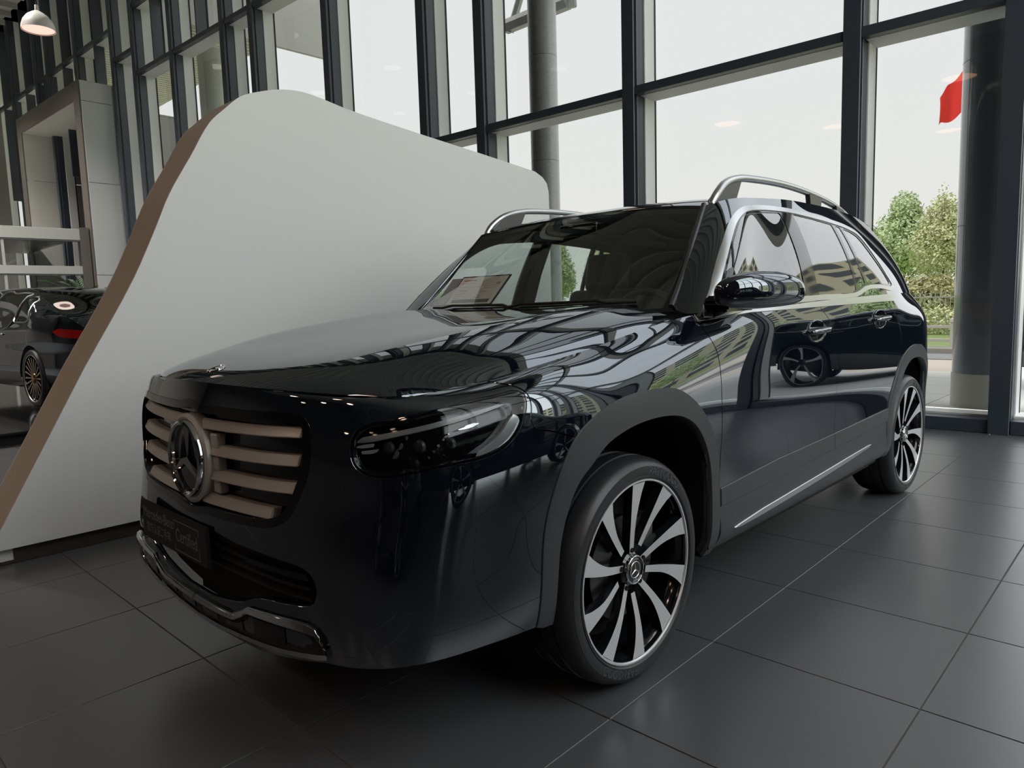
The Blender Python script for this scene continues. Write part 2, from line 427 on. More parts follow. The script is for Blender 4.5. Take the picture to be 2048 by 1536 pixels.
def hood_ctrl():
    # rows from the front edge back to the cowl, columns from the centre outwards
    edge=[(.955,0,1.0),(.925,.38,.992),(.845,.60,.981),(.60,.745,.987),(.30,.785,1.025),(.10,.79,1.052),(-.12,.80,1.09),(-.38,.80,1.135)]
    rows=[]
    #      x(centre)  z at y fractions
    R=[(.955,.06,[1.0,.999,.996,.992,.988,.984,.981,.979]),
       (.915,.07,[1.018,1.017,1.013,1.007,1.0,.991,.985,.980]),
       (.83,.08,[1.044,1.044,1.042,1.033,1.020,1.004,.992,.981]),
       (.68,.09,[1.073,1.073,1.073,1.068,1.053,1.028,1.005,.983]),
       (.48,.08,[1.102,1.102,1.104,1.104,1.092,1.062,1.036,1.003]),
       (.24,.07,[1.134,1.134,1.136,1.138,1.130,1.097,1.068,1.033]),
       (-.02,.10,[1.160,1.160,1.163,1.166,1.160,1.131,1.104,1.069]),
       (-.24,.13,[1.176,1.176,1.179,1.182,1.177,1.153,1.132,1.103]),
       (-.31,.12,[1.180,1.180,1.183,1.186,1.180,1.160,1.146,1.133])]
    yo=[.668,.70,.728,.75,.772,.788,.795,.80,.80]
    xo=[.79,.77,.715,.60,.46,.22,-.03,-.27,-.38]
    fr=[0,.22,.45,.62,.76,.88,.95,1]
    for (xc,_,zz),ye,xe in zip(R,yo,xo):
        rows.append([(xc+(xe-xc)*f**2.2,ye*f,z) for f,z in zip(fr,zz)])
    return rows

# ================================================================= the hall
A0=np.array([-5.175,.886]); TH=math.radians(-87.3); DD=np.array([math.cos(TH),math.sin(TH)]); NN=np.array([-math.sin(TH),math.cos(TH)])
WALLROT=TH   # local x of the glazed wall runs along s (to the picture's left), local y into the room
def wallpt(s,off,z=0): p=A0+DD*s+NN*off; return (p[0],p[1],z)
TILE=mat('charcoal_tile',(.080,.084,.091),rough=.30,ior=1.8,var=.04,vscale=2.2,bump=.08,bscale=9,noise_rough=.02)
GROUT=mat('tile_joint',(.12,.12,.118),rough=.8)
STEEL=mat('dark_steel',(.034,.046,.064),rough=.35,ior=1.7)
STEEL2=mat('steel_web',(.10,.122,.15),rough=.35)
FRAME=mat('pale_aluminium_frame',(.80,.81,.80),rough=.45)
PANE=glassmat('tinted_pane',(.160,.164,.163),ior=1.3)
PANEL_CLR=glassmat('light_tinted_pane',(.38,.39,.40),ior=1.3)
CLEAR=glassmat('clear_pane',(.86,.88,.87),ior=1.45)
PLAST=mat('ceiling_grey',(.50,.50,.49),rough=.8)
fl=obj('floor',rawmesh('floor',[(-7,-32,-.012),(14,-32,-.012),(14,9,-.012),(-5.0,9,-.012),(-5.5,.4,-.012),(-5.1,-8,-.012),(-4.0,-32,-.012)],[(0,1,2,3,4,5,6)],GROUT),kind='structure')
bpy.data.objects.remove(fl)
def floorbase():
    a=wallpt(-8.5,0); b=wallpt(32,0)
    V=[(a[0],a[1],-.004),(b[0],b[1],-.004),(14,b[1],-.004),(14,a[1],-.004)]
    V+=[(x,y,-.08) for x,y,z in V]
    F=[(0,1,2,3),(7,6,5,4)]+[(i,i+4,(i+1)%4+4,(i+1)%4) for i in range(4)]
    me=rawmesh('floor',V,F,GROUT); fix(me); return obj('floor',me,kind='structure')
floor=floorbase()
TX,TY_,GAP_=.617,.645,.0022
bm=bevbox(-TX/2+GAP_,TX/2-GAP_,-TY_/2+GAP_,TY_/2-GAP_,-.0035,0,.0011); tme=bpy.data.meshes.new('tile'); bm.to_mesh(tme); bm.free(); tme.materials.append(TILE)
ta=math.radians(.6); ca,sa=math.cos(ta),math.sin(ta)
cells=[]
for i in range(-26,24):
    for j in range(-40,14):
        lx=-.37+TX*(i+.5); ly=.956+TY_*(j+.5); x=lx*ca-ly*sa*1.0; y=lx*sa+ly*ca
        s=(x-A0[0])*NN[0]+(y-A0[1])*NN[1]
        if s<-.08 or x>13.5 or y>5.8 or y<-25: continue
        d=math.hypot(x-1.8,y-2.1); az=math.degrees(math.atan2(y-2.1,x-1.8))
        vis=(-180<=az<=-96 or az>168) and not(y<-2.6 and x<.3) and y>-14
        cells.append((0 if vis else 1,d,x,y))
cells.sort()
rest=[]
for n,(v,d,x,y) in enumerate(cells):
    if n<300: obj('tile',tme,floor,loc=(x,y,0),rot=(0,0,ta))
    else: rest.append((x,y))
hx,hy=TX/2-GAP_,TY_/2-GAP_
V=[];F=[]
for x,y in rest:
    k=len(V)
    for a,b in ((-hx,-hy),(hx,-hy),(hx,hy),(-hx,hy)): V.append((x+a*ca-b*sa,y+a*sa+b*ca,0))
    F.append((k,k+1,k+2,k+3))
obj('distant_tiles',rawmesh('distant_tiles',V,F,TILE),floor,kind='stuff')
# ---- rear curtain wall (structure; its members are parts)
wall=bpy.data.objects.new('wall_back',None); wall['kind']='structure'; wall.location=wallpt(0,0); wall.rotation_euler=(0,0,TH); link(wall)
# local: x = s, y: +NN direction must equal rotated +y
def wbox(name,s0,s1,o0,o1,z0,z1,m,b=.004,parent=None,**k): return box(name,s0,s1,o0,o1,z0,z1,m,parent or wall,b=b,**k)
HT=10.2
MUL=[-7.6,-6.4,-4.6,-2.35,-.07,1.14,3.46,5.71,6.81,9.04,11.26,12.30,14.45,16.30,17.50,19.85,22.0,23.0,25.3,27.5,29.8]
for s in MUL:
    f=wbox('mullion',s-.075,s+.075,-.02,.0,0,HT,STEEL,.003)
    wbox('mullion_web',s-.045,s+.045,-.07,-.015,0,HT,STEEL2,.0,f); wbox('mullion_back',s-.08,s+.08,-.22,-.065,0,HT,STEEL,.003,f)
    for q in (-1,1): wbox('window_jamb',s+q*.06-.035,s+q*.06+.035,-.42,-.215,.12,HT,FRAME,.004,f)
    wbox('jamb_seal',s-.10,s+.10,-.445,-.415,.12,HT,mat('black_seal',(.02,.02,.022),rough=.6),0,f)
def transoms(a,b):
    c=(a+b)/2
    if c>16.3+1.2: return [7.88] if c<26 else [7.88]
    if c>16.3: return [7.17]
    if c>14.45: return [6.62,8.05]
    if c>11: return [6.62]
    return [3.5,6.62]
for a,b in zip(MUL[:-1],MUL[1:]):
    zs=transoms(a,b); lv=[.12]+zs+[HT]
    for z in zs:
        t=wbox('transom',a+.075,b-.075,-.12,-.02,z-.045,z+.045,STEEL,.003)
        wbox('transom_frame',a+.09,b-.09,-.42,-.115,z-.05,z+.035,FRAME,.003,t)
        if z>5:  # narrow intermediate bars above and below the high transom
            if b-a>1.5: wbox('glazing_bar',(a+b)/2-.02,(a+b)/2+.02,-.30,-.06,z+.05,HT,STEEL,.002,t); wbox('glazing_bar_frame',(a+b)/2-.06,(a+b)/2+.06,-.42,-.30,z+.05,HT,FRAME,.002,t)
            if z in(7.88,) : wbox('glazing_bar',(a+b)/2-.02,(a+b)/2+.02,-.30,-.06,5.0,z-.05,STEEL,.002,t)
    for z0,z1 in zip(lv[:-1],lv[1:]):
        o=obj('window_pane',rawmesh('window_pane',[(a+.09,-.43,z0+.02),(b-.09,-.43,z0+.02),(b-.09,-.43,z1-.02),(a+.09,-.43,z1-.02)],[(0,1,2,3)],PANE if a>-.1 else PANEL_CLR),wall)
    t=wbox('window_sill',a+.08,b-.08,-.42,-.03,.0,.115,STEEL,.004); wbox('sill_cap',a+.08,b-.08,-.435,-.20,.112,.135,FRAME,.003,t)
wbox('head_beam',-8,30,-.5,.05,HT,HT+.5,STEEL,.01)
# ---- right-hand glazed front (seen mirrored in the paintwork), dark end wall, far wall, ceiling
YR=5.9; XE=13.6; YF=-26
wr=bpy.data.objects.new('wall_right',None); wr['kind']='structure'; link(wr)
xs=[-5.6,-4.2,-2.8,-1.4,0,1.3]
for x in xs: box('mullion',x-.07,x+.07,YR-.2,YR,0,HT,STEEL,wr,b=.003)
for a,b in zip(xs[:-1],xs[1:]):
    for z in (3.5,6.6): box('transom',a+.07,b-.07,YR-.15,YR-.03,z-.04,z+.04,STEEL,wr,b=.003)
    for z0,z1 in ((.05,3.46),(3.54,6.56),(6.64,HT)): obj('window_pane',rawmesh('window_pane',[(a+.07,YR-.08,z0),(b-.07,YR-.08,z0),(b-.07,YR-.08,z1),(a+.07,YR-.08,z1)],[(0,1,2,3)],CLEAR),wr)
box('wall_front',XE,XE+.3,YF,YR,0,HT+.5,mat('dark_wall',(.045,.043,.042),rough=.7),b=0,kind='structure')
p=wallpt(30,0); box('wall_right_2',1.37,XE,YR-.1,YR+.2,0,HT+.5,MATS['dark_wall'],b=0,kind='structure')
box('wall_left',-4.0,XE,YF-.3,YF,0,HT+.5,mat('far_wall',(.30,.28,.26),rough=.8),b=0,kind='structure')
def ceiling():
    return box('ceiling',-6.2,XE,YF,YR,HT,HT+.3,PLAST,b=0,kind='structure')
ceil=ceiling()
RIB=mat('ceiling_baffle',(.40,.40,.39),rough=.7)
for k in range(44):
    y=YR-.6-k*.78; x0=-4.7 if y>-14 else -4.0
    for x0,x1 in ((x0,XE-.1),): box('ceiling_baffle',x0,x1,y-.03,y+.03,HT-.16,HT-.001,RIB,ceil,b=0)
# ---- pale portal standing out from the glazed wall on the far left
PANEL=mat('pale_wall_panel',(.60,.61,.62),rough=.38); PANELW=mat('cream_wall_panel',(.66,.65,.60),rough=.5); BRZ=mat('bronze_edge',(.13,.115,.10),rough=.45)
por=bpy.data.objects.new('wall_portal',None); por['kind']='structure'; por.location=wallpt(0,0); por.rotation_euler=(0,0,TH); link(por)
s1,s2=17.72,22.55; pd=.70; zt_=6.66
# face towards the room
for nm,a,b,z0,z1 in (('portal_jamb',s1,s1+.36,0,zt_),('portal_jamb',s2-.36,s2,0,zt_),('portal_head',s1+.36,s2-.36,zt_-.42,zt_)):
    wbox(nm,a,b,pd-.03,pd,z0,z1,BRZ,.004,por)
for z0,z1 in ((0,2.2),(2.205,4.35),(4.355,6.2),(6.205,zt_)): wbox('portal_panel',s1-.02,s1+.02,-.1,pd-.035,z0,z1-.006,PANEL,.003,por)
for z0,z1 in ((0,2.6),(2.605,5.0),(5.005,zt_-.42)):
    wbox('portal_reveal',s1+.33,s1+.36,-1.8,pd-.03,z0,z1-.006,PANELW,.002,por); wbox('portal_reveal',s2-.36,s2-.33,-1.8,pd-.03,z0,z1-.006,PANELW,.002,por)
wbox('portal_soffit',s1+.33,s2-.33,-1.8,pd-.03,zt_-.42,zt_-.38,PANELW,.002,por)
wbox('portal_top',s1,s2,-.1,pd-.03,zt_-.03,zt_,PANEL,.002,por)
for i in range(4):
    for j in range(4):
        a=s1+.37+i*1.02; z0=.0+j*1.56; wbox('stone_panel',a,min(a+1.01,s2-.37),-1.86,-1.8,z0,z0+1.55,PANELW,.004,por)
# ---- glazed entrance lobby in front of the portal
lob=bpy.data.objects.new('door_1',None); lob['kind']='structure'; link(lob)
SIL=mat('brushed_beam',(.50,.50,.48),rough=.35,metal=.4)
LY=-16.9
for z0,z1,nm in ((3.01,3.27,'lobby_beam'),(2.22,2.41,'lobby_beam')): box(nm,-3.58,3.4,LY-.12,LY,z0,z1,SIL,lob,b=.006)
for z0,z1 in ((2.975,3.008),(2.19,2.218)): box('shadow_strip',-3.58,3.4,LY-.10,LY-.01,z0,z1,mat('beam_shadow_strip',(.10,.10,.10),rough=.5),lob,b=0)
box('lobby_post',-3.62,-3.42,LY-.20,LY+.02,0,3.3,BRZ,lob,b=.004)
for x in (-1.9,-.2,1.6,3.3): box('lobby_post',x-.03,x+.03,LY-.10,LY-.03,0,3.01,SIL,lob,b=.003)
box('lobby_roof',-3.58,3.4,-22.4,LY-.12,3.10,3.18,SIL,lob,b=.004)
for a,b_ in ((-3.42,-1.93),(-1.87,-.23),(-.17,1.57),(1.63,3.27)):
    for z0,z1 in ((.02,2.18),(2.42,2.97)): obj('door_glass',rawmesh('door_glass',[(a,LY-.06,z0),(b_,LY-.06,z0),(b_,LY-.06,z1),(a,LY-.06,z1)],[(0,1,2,3)],CLEAR),lob)

# ================================================================= display partition
PWHITE=mat('white_textured_board',(.66,.67,.665),rough=.55,bump=.35,bscale=160); PBRN=mat('brown_edge_band',(.47,.385,.30),rough=.5)
pt=[(1.185,.085),(1.133,.179),(.704,.938),(.426,1.403),(.288,1.687),(.211,1.854),(.075,2.079),(-.048,2.280),(-.141,2.370),(-.240,2.455),(-.365,2.506),(-.496,2.542),(-.632,2.556),(-.772,2.542),(-.954,2.510),(-1.399,2.457),(-1.669,2.428),(-2.191,2.375),(-2.807,2.309),(-2.900,2.272),(-2.955,2.225),(-2.976,2.160),(-2.98,2.023),(-2.98,.085)]
part=thing('display_partition','tall white display partition with sloping rounded top and wide brown edge','partition',(-.9,-2.2,0))
sm=[pt[0],pt[1],pt[2]]+crv(pt[2:19],4)[1:].tolist()+pt[19:]
YA,YB=-2.0,-2.385
V=[];F=[];mi=[]
n=len(sm)
for (x,z) in sm: V.append((x,YA,z))
for (x,z) in sm: V.append((x,YB,z))
me=rawmesh('face_board',[(x+.9,.2,z) for x,z in sm]+[(x+.9,.19,z) for x,z in sm],[tuple(range(n)),tuple(range(2*n-1,n-1,-1))]+[(i,(i+1)%n,(i+1)%n+n,i+n) for i in range(n)],PWHITE); fix(me); obj('face_board',me,part)
me=rawmesh('back_board',[(x+.9,-.185,z) for x,z in sm]+[(x+.9,-.175,z) for x,z in sm],[tuple(range(n)),tuple(range(2*n-1,n-1,-1))]+[(i,(i+1)%n,(i+1)%n+n,i+n) for i in range(n)],PWHITE); fix(me); obj('back_board',me,part)
V=[(x+.9,.1895,z) for x,z in sm]+[(x+.9,-.1745,z) for x,z in sm]
me=rawmesh('edge_band',V,[(i,(i+1)%n,(i+1)%n+n,i+n) for i in range(n)],PBRN,smooth=False); fix(me); obj('edge_band',me,part,label='matt brown band round the edge')
box('plinth',-2.05,2.04,-.15,.165,0,.087,mat('dark_plinth',(.035,.022,.018),rough=.5),part,b=.003)
stk=box('sticker',2.0-.02,2.06-.0,.1655,.1665,.022,.075,mat('paper_white',(.62,.62,.60),rough=.6),part,b=0)
tag(box('price_label',1.085,1.148,-2.0345,-2.0335,.020,.078,mat('paper_white',(.5,.5,.5)),b=0),'small white label stuck low on the partition plinth','label')
bpy.data.objects.remove(stk)

# ================================================================= pendant lamps
WARM=mat('warm_lamp_glow',(1,.6,.35),emit=(1,.50,.26),es=9)
BELL=mat('lamp_bell',(.62,.60,.58),rough=.4)
def pendant(x,y,z,R,group,label,power,lc=(1,.87,.76),glow=None,cone=150):
    t=thing('pendant_lamp',label,'lamp',(x,y,z),group=group)
    lathe('lamp_shade',[(R,0),(R*.97,R*.28),(R*.86,R*.6),(R*.62,R*.92),(R*.30,R*1.15),(R*.12,R*1.25),(R*.10,R*1.6),(0,R*1.6)],BELL,t,n=32)
    lathe('glow_disc',[(0,.015),(R*.92,.015)],glow or WARM,t,n=32,auto=False)
    tubeobj('cable',[(0,0,R*1.55),(0,0,HT-z-.001)],.008,MATTE,t,6)
    ld=bpy.data.lights.new('lamp_light','SPOT'); ld.energy=power; ld.color=lc; ld.spot_size=math.radians(cone); ld.spot_blend=.5; ld.shadow_soft_size=R*.8
    lo=bpy.data.objects.new('lamp_light',ld); lo.location=(0,0,-.01); link(lo,t)
LP=34
pendant(-1.76,-12.0,5.95,.25,None,'bell-shaped pale pendant lamp hanging high at the upper left of the hall',6,glow=mat('pink_lamp_glow',(.9,.6,.5),emit=(1,.62,.52),es=1.1))
spots=[(3.2,-.6),(5.6,-3.4),(5.6,1.0),(8.2,-1.4),(8.2,3.2),(10.8,.6),(3.6,3.4),(6.0,4.6),(10.6,-4.2),(3.4,-5.2)]
for i,(x,y) in enumerate(spots):
    pendant(x,y,5.2,.30,'pendant lamps above the front of the hall','bell-shaped pale pendant lamp out of frame, mirrored as an orange spot in the bonnet',LP)
for x in (0,4,8):
    for y in (-13,-17,-21): pendant(x,y,9.2,.30,'added fill lamps over the left hall','added bell-shaped fill lamp, unseen out of frame, brightening the left hall',2300,(1,.94,.87),mat('added_lamp_glow',(1,.9,.8),emit=(1,.9,.78),es=1.6),112)  # unseen lamps added only to brighten the left hall and portal

# ================================================================= the large car
CAR=thing('suv','large glossy black seven-seat SUV with roof rails, nearest on the dark tiles','car')
SH=orient(patch(shell_ctrl(),440,116,exA=3,exB=3),(-1.4,0,.6)); GR=orient(patch(green_ctrl(),230,44,exB=3),(-1.8,0,1.3))
HO=orient(patch(hood_ctrl(),150,110,True),(0,0,.5)); WS=orient(patch(wsh_ctrl(),90,40,True),(-2,0,1)); RO=orient(patch(roof_ctrl(),100,90,True),(-2,0,1))
UZ=lambda S: np.stack([S.A[:,0],S.V[:,2]],1)
XZ=lambda S: S.V[:,[0,2]]
G=.0022
def both(name,S,m,fl=.012,labels=(None,None)):
    a=surf(name,S,m,CAR,label=labels[0],fl=fl); b=surf(name,mirror(S),m,CAR,label=labels[1],fl=fl); return a,b
# --- outlines (x,z) or (u,z); u runs round the body from the nose
ARO=crv([(.475,.18),(.455,.30),(.437,.45),(.415,.62),(.365,.745),(.295,.830),(.230,.867),(.128,.902),(.021,.918),(-.110,.919),(-.202,.910),(-.275,.882),(-.353,.831),(-.424,.756),(-.478,.667),(-.505,.570),(-.508,.440),(-.508,.18)],4)
ARI=crv([(.405,.18),(.40,.30),(.386,.45),(.361,.579),(.307,.698),(.247,.745),(.182,.789),(.089,.817),(-.016,.831),(-.144,.830),(-.230,.815),(-.308,.776),(-.369,.713),(-.42,.623),(-.438,.529),(-.436,.43),(-.436,.18)],4)
RRO=crv([(.43,.18),(.43,.30),(.42,.45),(.395,.58),(.345,.689),(.251,.807),(.107,.868),(0,.888),(-.114,.889),(-.25,.868),(-.35,.81),(-.43,.70),(-.47,.57),(-.49,.45),(-.50,.18)],4)-np.array([2.829,0])
RRI=crv([(.36,.18),(.36,.30),(.355,.45),(.33,.56),(.28,.655),(.20,.75),(.09,.803),(0,.815),(-.12,.812),(-.23,.785),(-.32,.73),(-.385,.64),(-.41,.54),(-.425,.42),(-.43,.18)],4)-np.array([2.829,0])
GAP1=crv([(-.40,1.20),(-.43,1.13),(-.461,1.060),(-.485,1.014),(-.501,.939),(-.508,.787),(-.513,.608),(-.515,.446),(-.52,.20)],4)
GAP2=crv([(-1.40,1.24),(-1.44,1.15),(-1.455,1.134),(-1.528,1.078),(-1.572,1.007),(-1.600,.90),(-1.612,.722),(-1.618,.55),(-1.622,.478),(-1.63,.2)],4)
GAP3=crv([(-2.25,1.24),(-2.335,1.144),(-2.499,1.078),(-2.57,1.0),(-2.60,.93),(-2.60,.80),(-2.60,.2)],4)
CL1=[(1,.437),(-.515,.447),(-1.57,.474),(-2.42,.496),(-4,.50)]
CL2=[(.2,.500),(-.515,.512),(-1.0,.536),(-1.65,.547),(-2.334,.562),(-4,.60)]
SEAM=crv([(1.02,1.05),(1.085,.998),(1.144,.981),(1.166,.961),(1.168,.93),(1.160,.893),(1.172,.872),(1.22,.859),(1.313,.83),(1.5,.78),(1.62,.6),(1.63,.1)],4)
LAMP=crv([(.684,.850),(.690,.893),(.714,.916),(.804,.929),(.879,.943),(.962,.956),(1.082,.968),(1.136,.972),(1.156,.962),(1.156,.941),(1.141,.904),(1.116,.869),(1.078,.839),(1.026,.821),(.920,.811),(.835,.801),(.772,.793),(.730,.797),(.695,.818)],4,True)
GRIL=crv([(-.05,.624),(.125,.627),(.32,.634),(.42,.645),(.485,.672),(.532,.735),(.562,.80),(.572,.87),(.568,.918),(.548,.934),(.50,.939),(.35,.938),(.10,.938),(-.05,.938)],4,True)
INTK=crv([(-.05,.402),(.25,.408),(.36,.448),(.50,.462),(.575,.480),(.585,.52),(.56,.553),(.45,.568),(.25,.574),(-.05,.576)],4,True)
def below(z0): return lambda S: S.V[:,2]-z0
def bottom(S):
    u=S.A[:,0]; z=np.interp(u,[0,.3,.6,1.0,1.16,1.3,2.1,3.9,4.2,4.9,5.4,6.3],[.272,.285,.335,.335,.33,.32,.280,.298,.30,.30,.27,.27]); return S.V[:,2]-z
def region(S,*fs):
    for f in fs: S=clip(S,f)
    return S
outp=lambda poly,pl=XZ,g=0: (lambda S: -sdpoly(pl(S),poly)-g)
inp=lambda poly,pl=XZ,g=0: (lambda S: sdpoly(pl(S),poly)-g)
rt=lambda line,pl=XZ,g=G: (lambda S: sideof(pl(S),line)-g)
lf=lambda line,pl=XZ,g=G: (lambda S: -sideof(pl(S),line)-g)
# sign probes: sideof>0 is the left of the direction of travel; lines above run downwards, so their left is +x (towards the nose)... checked with probes
def pick(line,probe,pl=XZ,g=G):
    s=np.sign(sideof(np.array([probe],float),line)[0]); return lambda S: s*sideof(pl(S),line)-g
aF=outp(ARI); aR=outp(RRI)
base=region(SH,bottom)
# front bumper / fender / doors / quarter
XU=lambda S: S.A[:,0]
front=region(base,pick(SEAM,(.3,.7),UZ))
front=region(front,outp(LAMP,UZ,.001),outp(GRIL,UZ,.001),outp(INTK,UZ,.001),lambda S: .0+np.where(S.A[:,0]<.9,1,-sdpoly(XZ(S),ARI)))
surf('front_bumper',join(front,mirror(front)),PAINT,CAR,fl=.02)
rear=region(base,pick(SEAM,(2.0,.7),UZ))
fender=region(rear,pick(GAP1,(0,.7)),aF)
both('front_fender',fender,PAINT)
d1=region(rear,pick(GAP1,(-1,.7)),pick(GAP2,(-1,.7)),pick(CL1,(-1,1)))
d2=region(rear,pick(GAP2,(-2,.7)),pick(GAP3,(-2,.7)),pick(CL1,(-1,1)),outp(RRO,g=-.01))
doors={}
for nm,d in (('front_door',d1),('rear_door',d2)):
    up=region(d,pick(CL2,(-1,1),g=0)); lo=offset(region(d,pick(CL2,(-1,.1),g=0)),.006)
    for sgn,S1,S2 in ((1,up,lo),(-1,mirror(up),mirror(lo))):
        o=surf(nm,S1,PAINT,CAR,fl=.012); surf('door_cladding',S2,SATIN,o,label='satin black lower cladding strip',fl=.012); doors[(nm,sgn)]=o
q=region(rear,pick(GAP3,(-3,.7)),aR)
TAIL=[(-3.30,-1),(-3.30,.60),(-3.44,.64),(-3.44,2)]
quarter=region(q,lambda S: np.where(S.V[:,1]>.50,1,-1)*1.0 if False else S.V[:,1]-.60+np.where(S.V[:,0]>-3.3,1,0),lambda S: S.V[:,2]-.60+np.where(S.V[:,0]>-3.25,1,0))
both('rear_quarter_panel',quarter,PAINT)
tg=region(q,lambda S: .596-S.V[:,1],lambda S: S.V[:,2]-.605,lambda S:-3.3-S.V[:,0])
surf('tailgate',join(tg,mirror(tg)),PAINT,CAR,fl=.012)
rb=region(q,lambda S: .596-S.V[:,2],lambda S:-3.25-S.V[:,0])
surf('rear_bumper',join(rb,mirror(rb)),SATIN,CAR,fl=.012)
tl=offset(region(q,inp(crv([(-3.42,.86),(-3.70,.86),(-3.70,1.02),(-3.45,1.04),(-3.36,.99)],3,True)),lambda S:S.V[:,1]-.35),.006)
both('tail_light',tl,RED,fl=.015)
# arches: satin cladding standing proud
for O_,I_ in ((ARO,ARI),(RRO,RRI)):
    band=region(base,inp(O_),outp(I_))
    b2=offset(band,.012); d_in=np.minimum(sdpoly(XZ(b2),O_),.02)
    b2.V=b2.V-b2.N*(np.clip(.012-d_in,0,.012)*.7)[:,None]
    both('wheel_arch_cladding',b2,SATIN,fl=.035)
# sills with a bright insert
sill=region(base,pick(CL1,(-1,.2)),lambda S: -.512-S.V[:,0],lambda S: S.V[:,0]+2.40)
SILLP=lambda S: (1-np.clip(abs(S.V[:,2]-.345)/.08,0,1))*.012
sill=Surf(sill.V+sill.N*SILLP(sill)[:,None],sill.N,sill.A,sill.F)
STRIP=np.array([(-.60,.345),(-.66,.352),(-.85,.366),(-1.25,.382),(-1.8,.403),(-2.10,.412),(-2.16,.410),(-2.10,.402),(-1.8,.385),(-1.25,.360),(-.85,.345),(-.66,.340)])
for sg in (1,-1):
    A=sill if sg>0 else mirror(sill)
    o=surf('sill',A,SATIN,CAR,fl=.03)
    s=region(sill,inp(STRIP)); s=offset(s,.006); s=s if sg>0 else mirror(s)
    surf('bright_strip',s,ALU,o,label='bright aluminium strip',fl=.006)
    # underside of the sill
    y=.855*sg
    box('sill_underside',-2.4,-.52,min(y,y-.18*sg),max(y,y-.18*sg),.262,.285,MATTE,o,b=.003)
# bonnet, roof, windscreen
hood=region(HO,lambda S: np.full(len(S.V),1.0))
hs=Surf(HO.V.copy(),HO.N.copy(),HO.A,HO.F)
ev=np.array(TOP); 
hood=clip(hs,lambda S: np.minimum(.9555-S.V[:,0],1)+0*S.V[:,0]) if False else hs
surf('bonnet',hood,PAINT,CAR,fl=.012)
surf('roof',RO,PAINT,CAR,fl=.01)
WP=lambda S: S.V[:,[1,2]]
surf('windscreen',offset(region(WS,lambda S: (1.565+.045*(1-(np.abs(S.V[:,1])/.65)**2)-.012)-S.V[:,2],lambda S:(.706-(S.V[:,2]-1.165)*.175)-np.abs(S.V[:,1])),.002),GLASSW,CAR)
surf('windscreen_border',region(WS,lambda S: np.maximum(np.maximum(np.abs(S.V[:,1])-(.700-(S.V[:,2]-1.165)*.175),S.V[:,2]-(1.565+.045*(1-(np.abs(S.V[:,1])/.65)**2)-.03)),1.185-S.V[:,2]+np.abs(S.V[:,1])*.02)),GLOSSBLK,CAR)
# greenhouse
DLO=crv([(-.448,1.10),(-.459,1.139),(-.543,1.224),(-.621,1.299),(-.719,1.384),(-.875,1.500),(-.967,1.545),(-1.049,1.569),(-1.197,1.587),(-1.405,1.594),(-1.70,1.586),(-1.963,1.572),(-2.161,1.552),(-2.286,1.521),(-2.397,1.424),(-2.510,1.312),(-2.585,1.237),(-2.57,1.222),(-2.324,1.222),(-2.10,1.215),(-1.98,1.190),(-1.90,1.180),(-1.425,1.172),(-1.051,1.160),(-.70,1.145),(-.47,1.10)],4,True)
side=region(GR,lambda S: S.V[:,0]+2.98,lambda S: S.V[:,1]-.2)
pill=region(GR,outp(DLO),lambda S: S.V[:,1]-.565+np.where(S.V[:,0]>-2.9,1,0))
both('roof_side_pillar',pill,PAINT)
BW=crv([(-2.9,1.25),(-3.6,1.25),(-3.6,1.50),(-2.9,1.50)],2,True)
bk=region(GR,lambda S: .563-S.V[:,1],lambda S:-2.9-S.V[:,0])
bwin=region(bk,lambda S: S.V[:,2]-1.235,lambda S:1.52-S.V[:,2],lambda S: .53-S.V[:,1])
bfr=region(bk,lambda S: np.maximum(np.maximum(1.233-S.V[:,2],S.V[:,2]-1.522),S.V[:,1]-.532))
surf('rear_window',join(bwin,mirror(bwin)),GLASSP,CAR)
surf('tailgate_upper',join(bfr,mirror(bfr)),PAINT,CAR,fl=.01)
dlo=inp(DLO)
chr_=offset(region(GR,dlo,lambda S:.021-sdpoly(XZ(S),DLO)+np.where(S.V[:,2]<1.2,.004,0)),.004)
both('window_trim',chr_,ALU,fl=.006,labels=('satin bright trim round the side windows',)*2)
inner=region(GR,inp(DLO,g=.020))
WFRONT=crv([(-.545,1.178),(-.596,1.235),(-.690,1.320),(-.854,1.448),(-.965,1.515),(-1.06,1.540),(-1.20,1.556),(-1.374,1.566)],3).tolist()+[(-1.345,1.38),(-1.314,1.20),(-1.31,1.178)]
WREAR=[(-1.50,1.568),(-1.75,1.558),(-1.945,1.546),(-1.955,1.38),(-1.955,1.22),(-1.92,1.205),(-1.46,1.196),(-1.475,1.38)]
WSMALL=[(-1.985,1.543),(-2.045,1.537),(-2.10,1.24),(-2.075,1.24),(-1.985,1.225)]
WQUART=[(-2.075,1.533)]+crv([(-2.17,1.521),(-2.255,1.495),(-2.355,1.405),(-2.45,1.320),(-2.53,1.247)],3).tolist()+[(-2.13,1.247)]
blk=inner
for w in (WFRONT,WREAR,WSMALL,WQUART): blk=region(blk,outp(w))
both('window_pillar_trim',blk,GLOSSBLK,fl=.012)
for nm,w,m in (('front_door_window',WFRONT,GLASSS),('rear_door_window',WREAR,GLASSP),('fixed_side_window',WSMALL,GLASSP),('quarter_window',WQUART,GLASSP)):
    g=offset(region(GR,inp(w)),-.003)
    both(nm,g,m,fl=0)
# waist moulding seal between body and glass
both('waist_seal',offset(region(SH,lambda S: S.V[:,2]-(np.interp(S.A[:,0],[2.0,2.4,6],[1.112,1.138,1.17])+0*S.V[:,2]),lambda S:-.44-S.V[:,0],lambda S:S.V[:,0]+2.5),.0045),ALU,fl=.004)
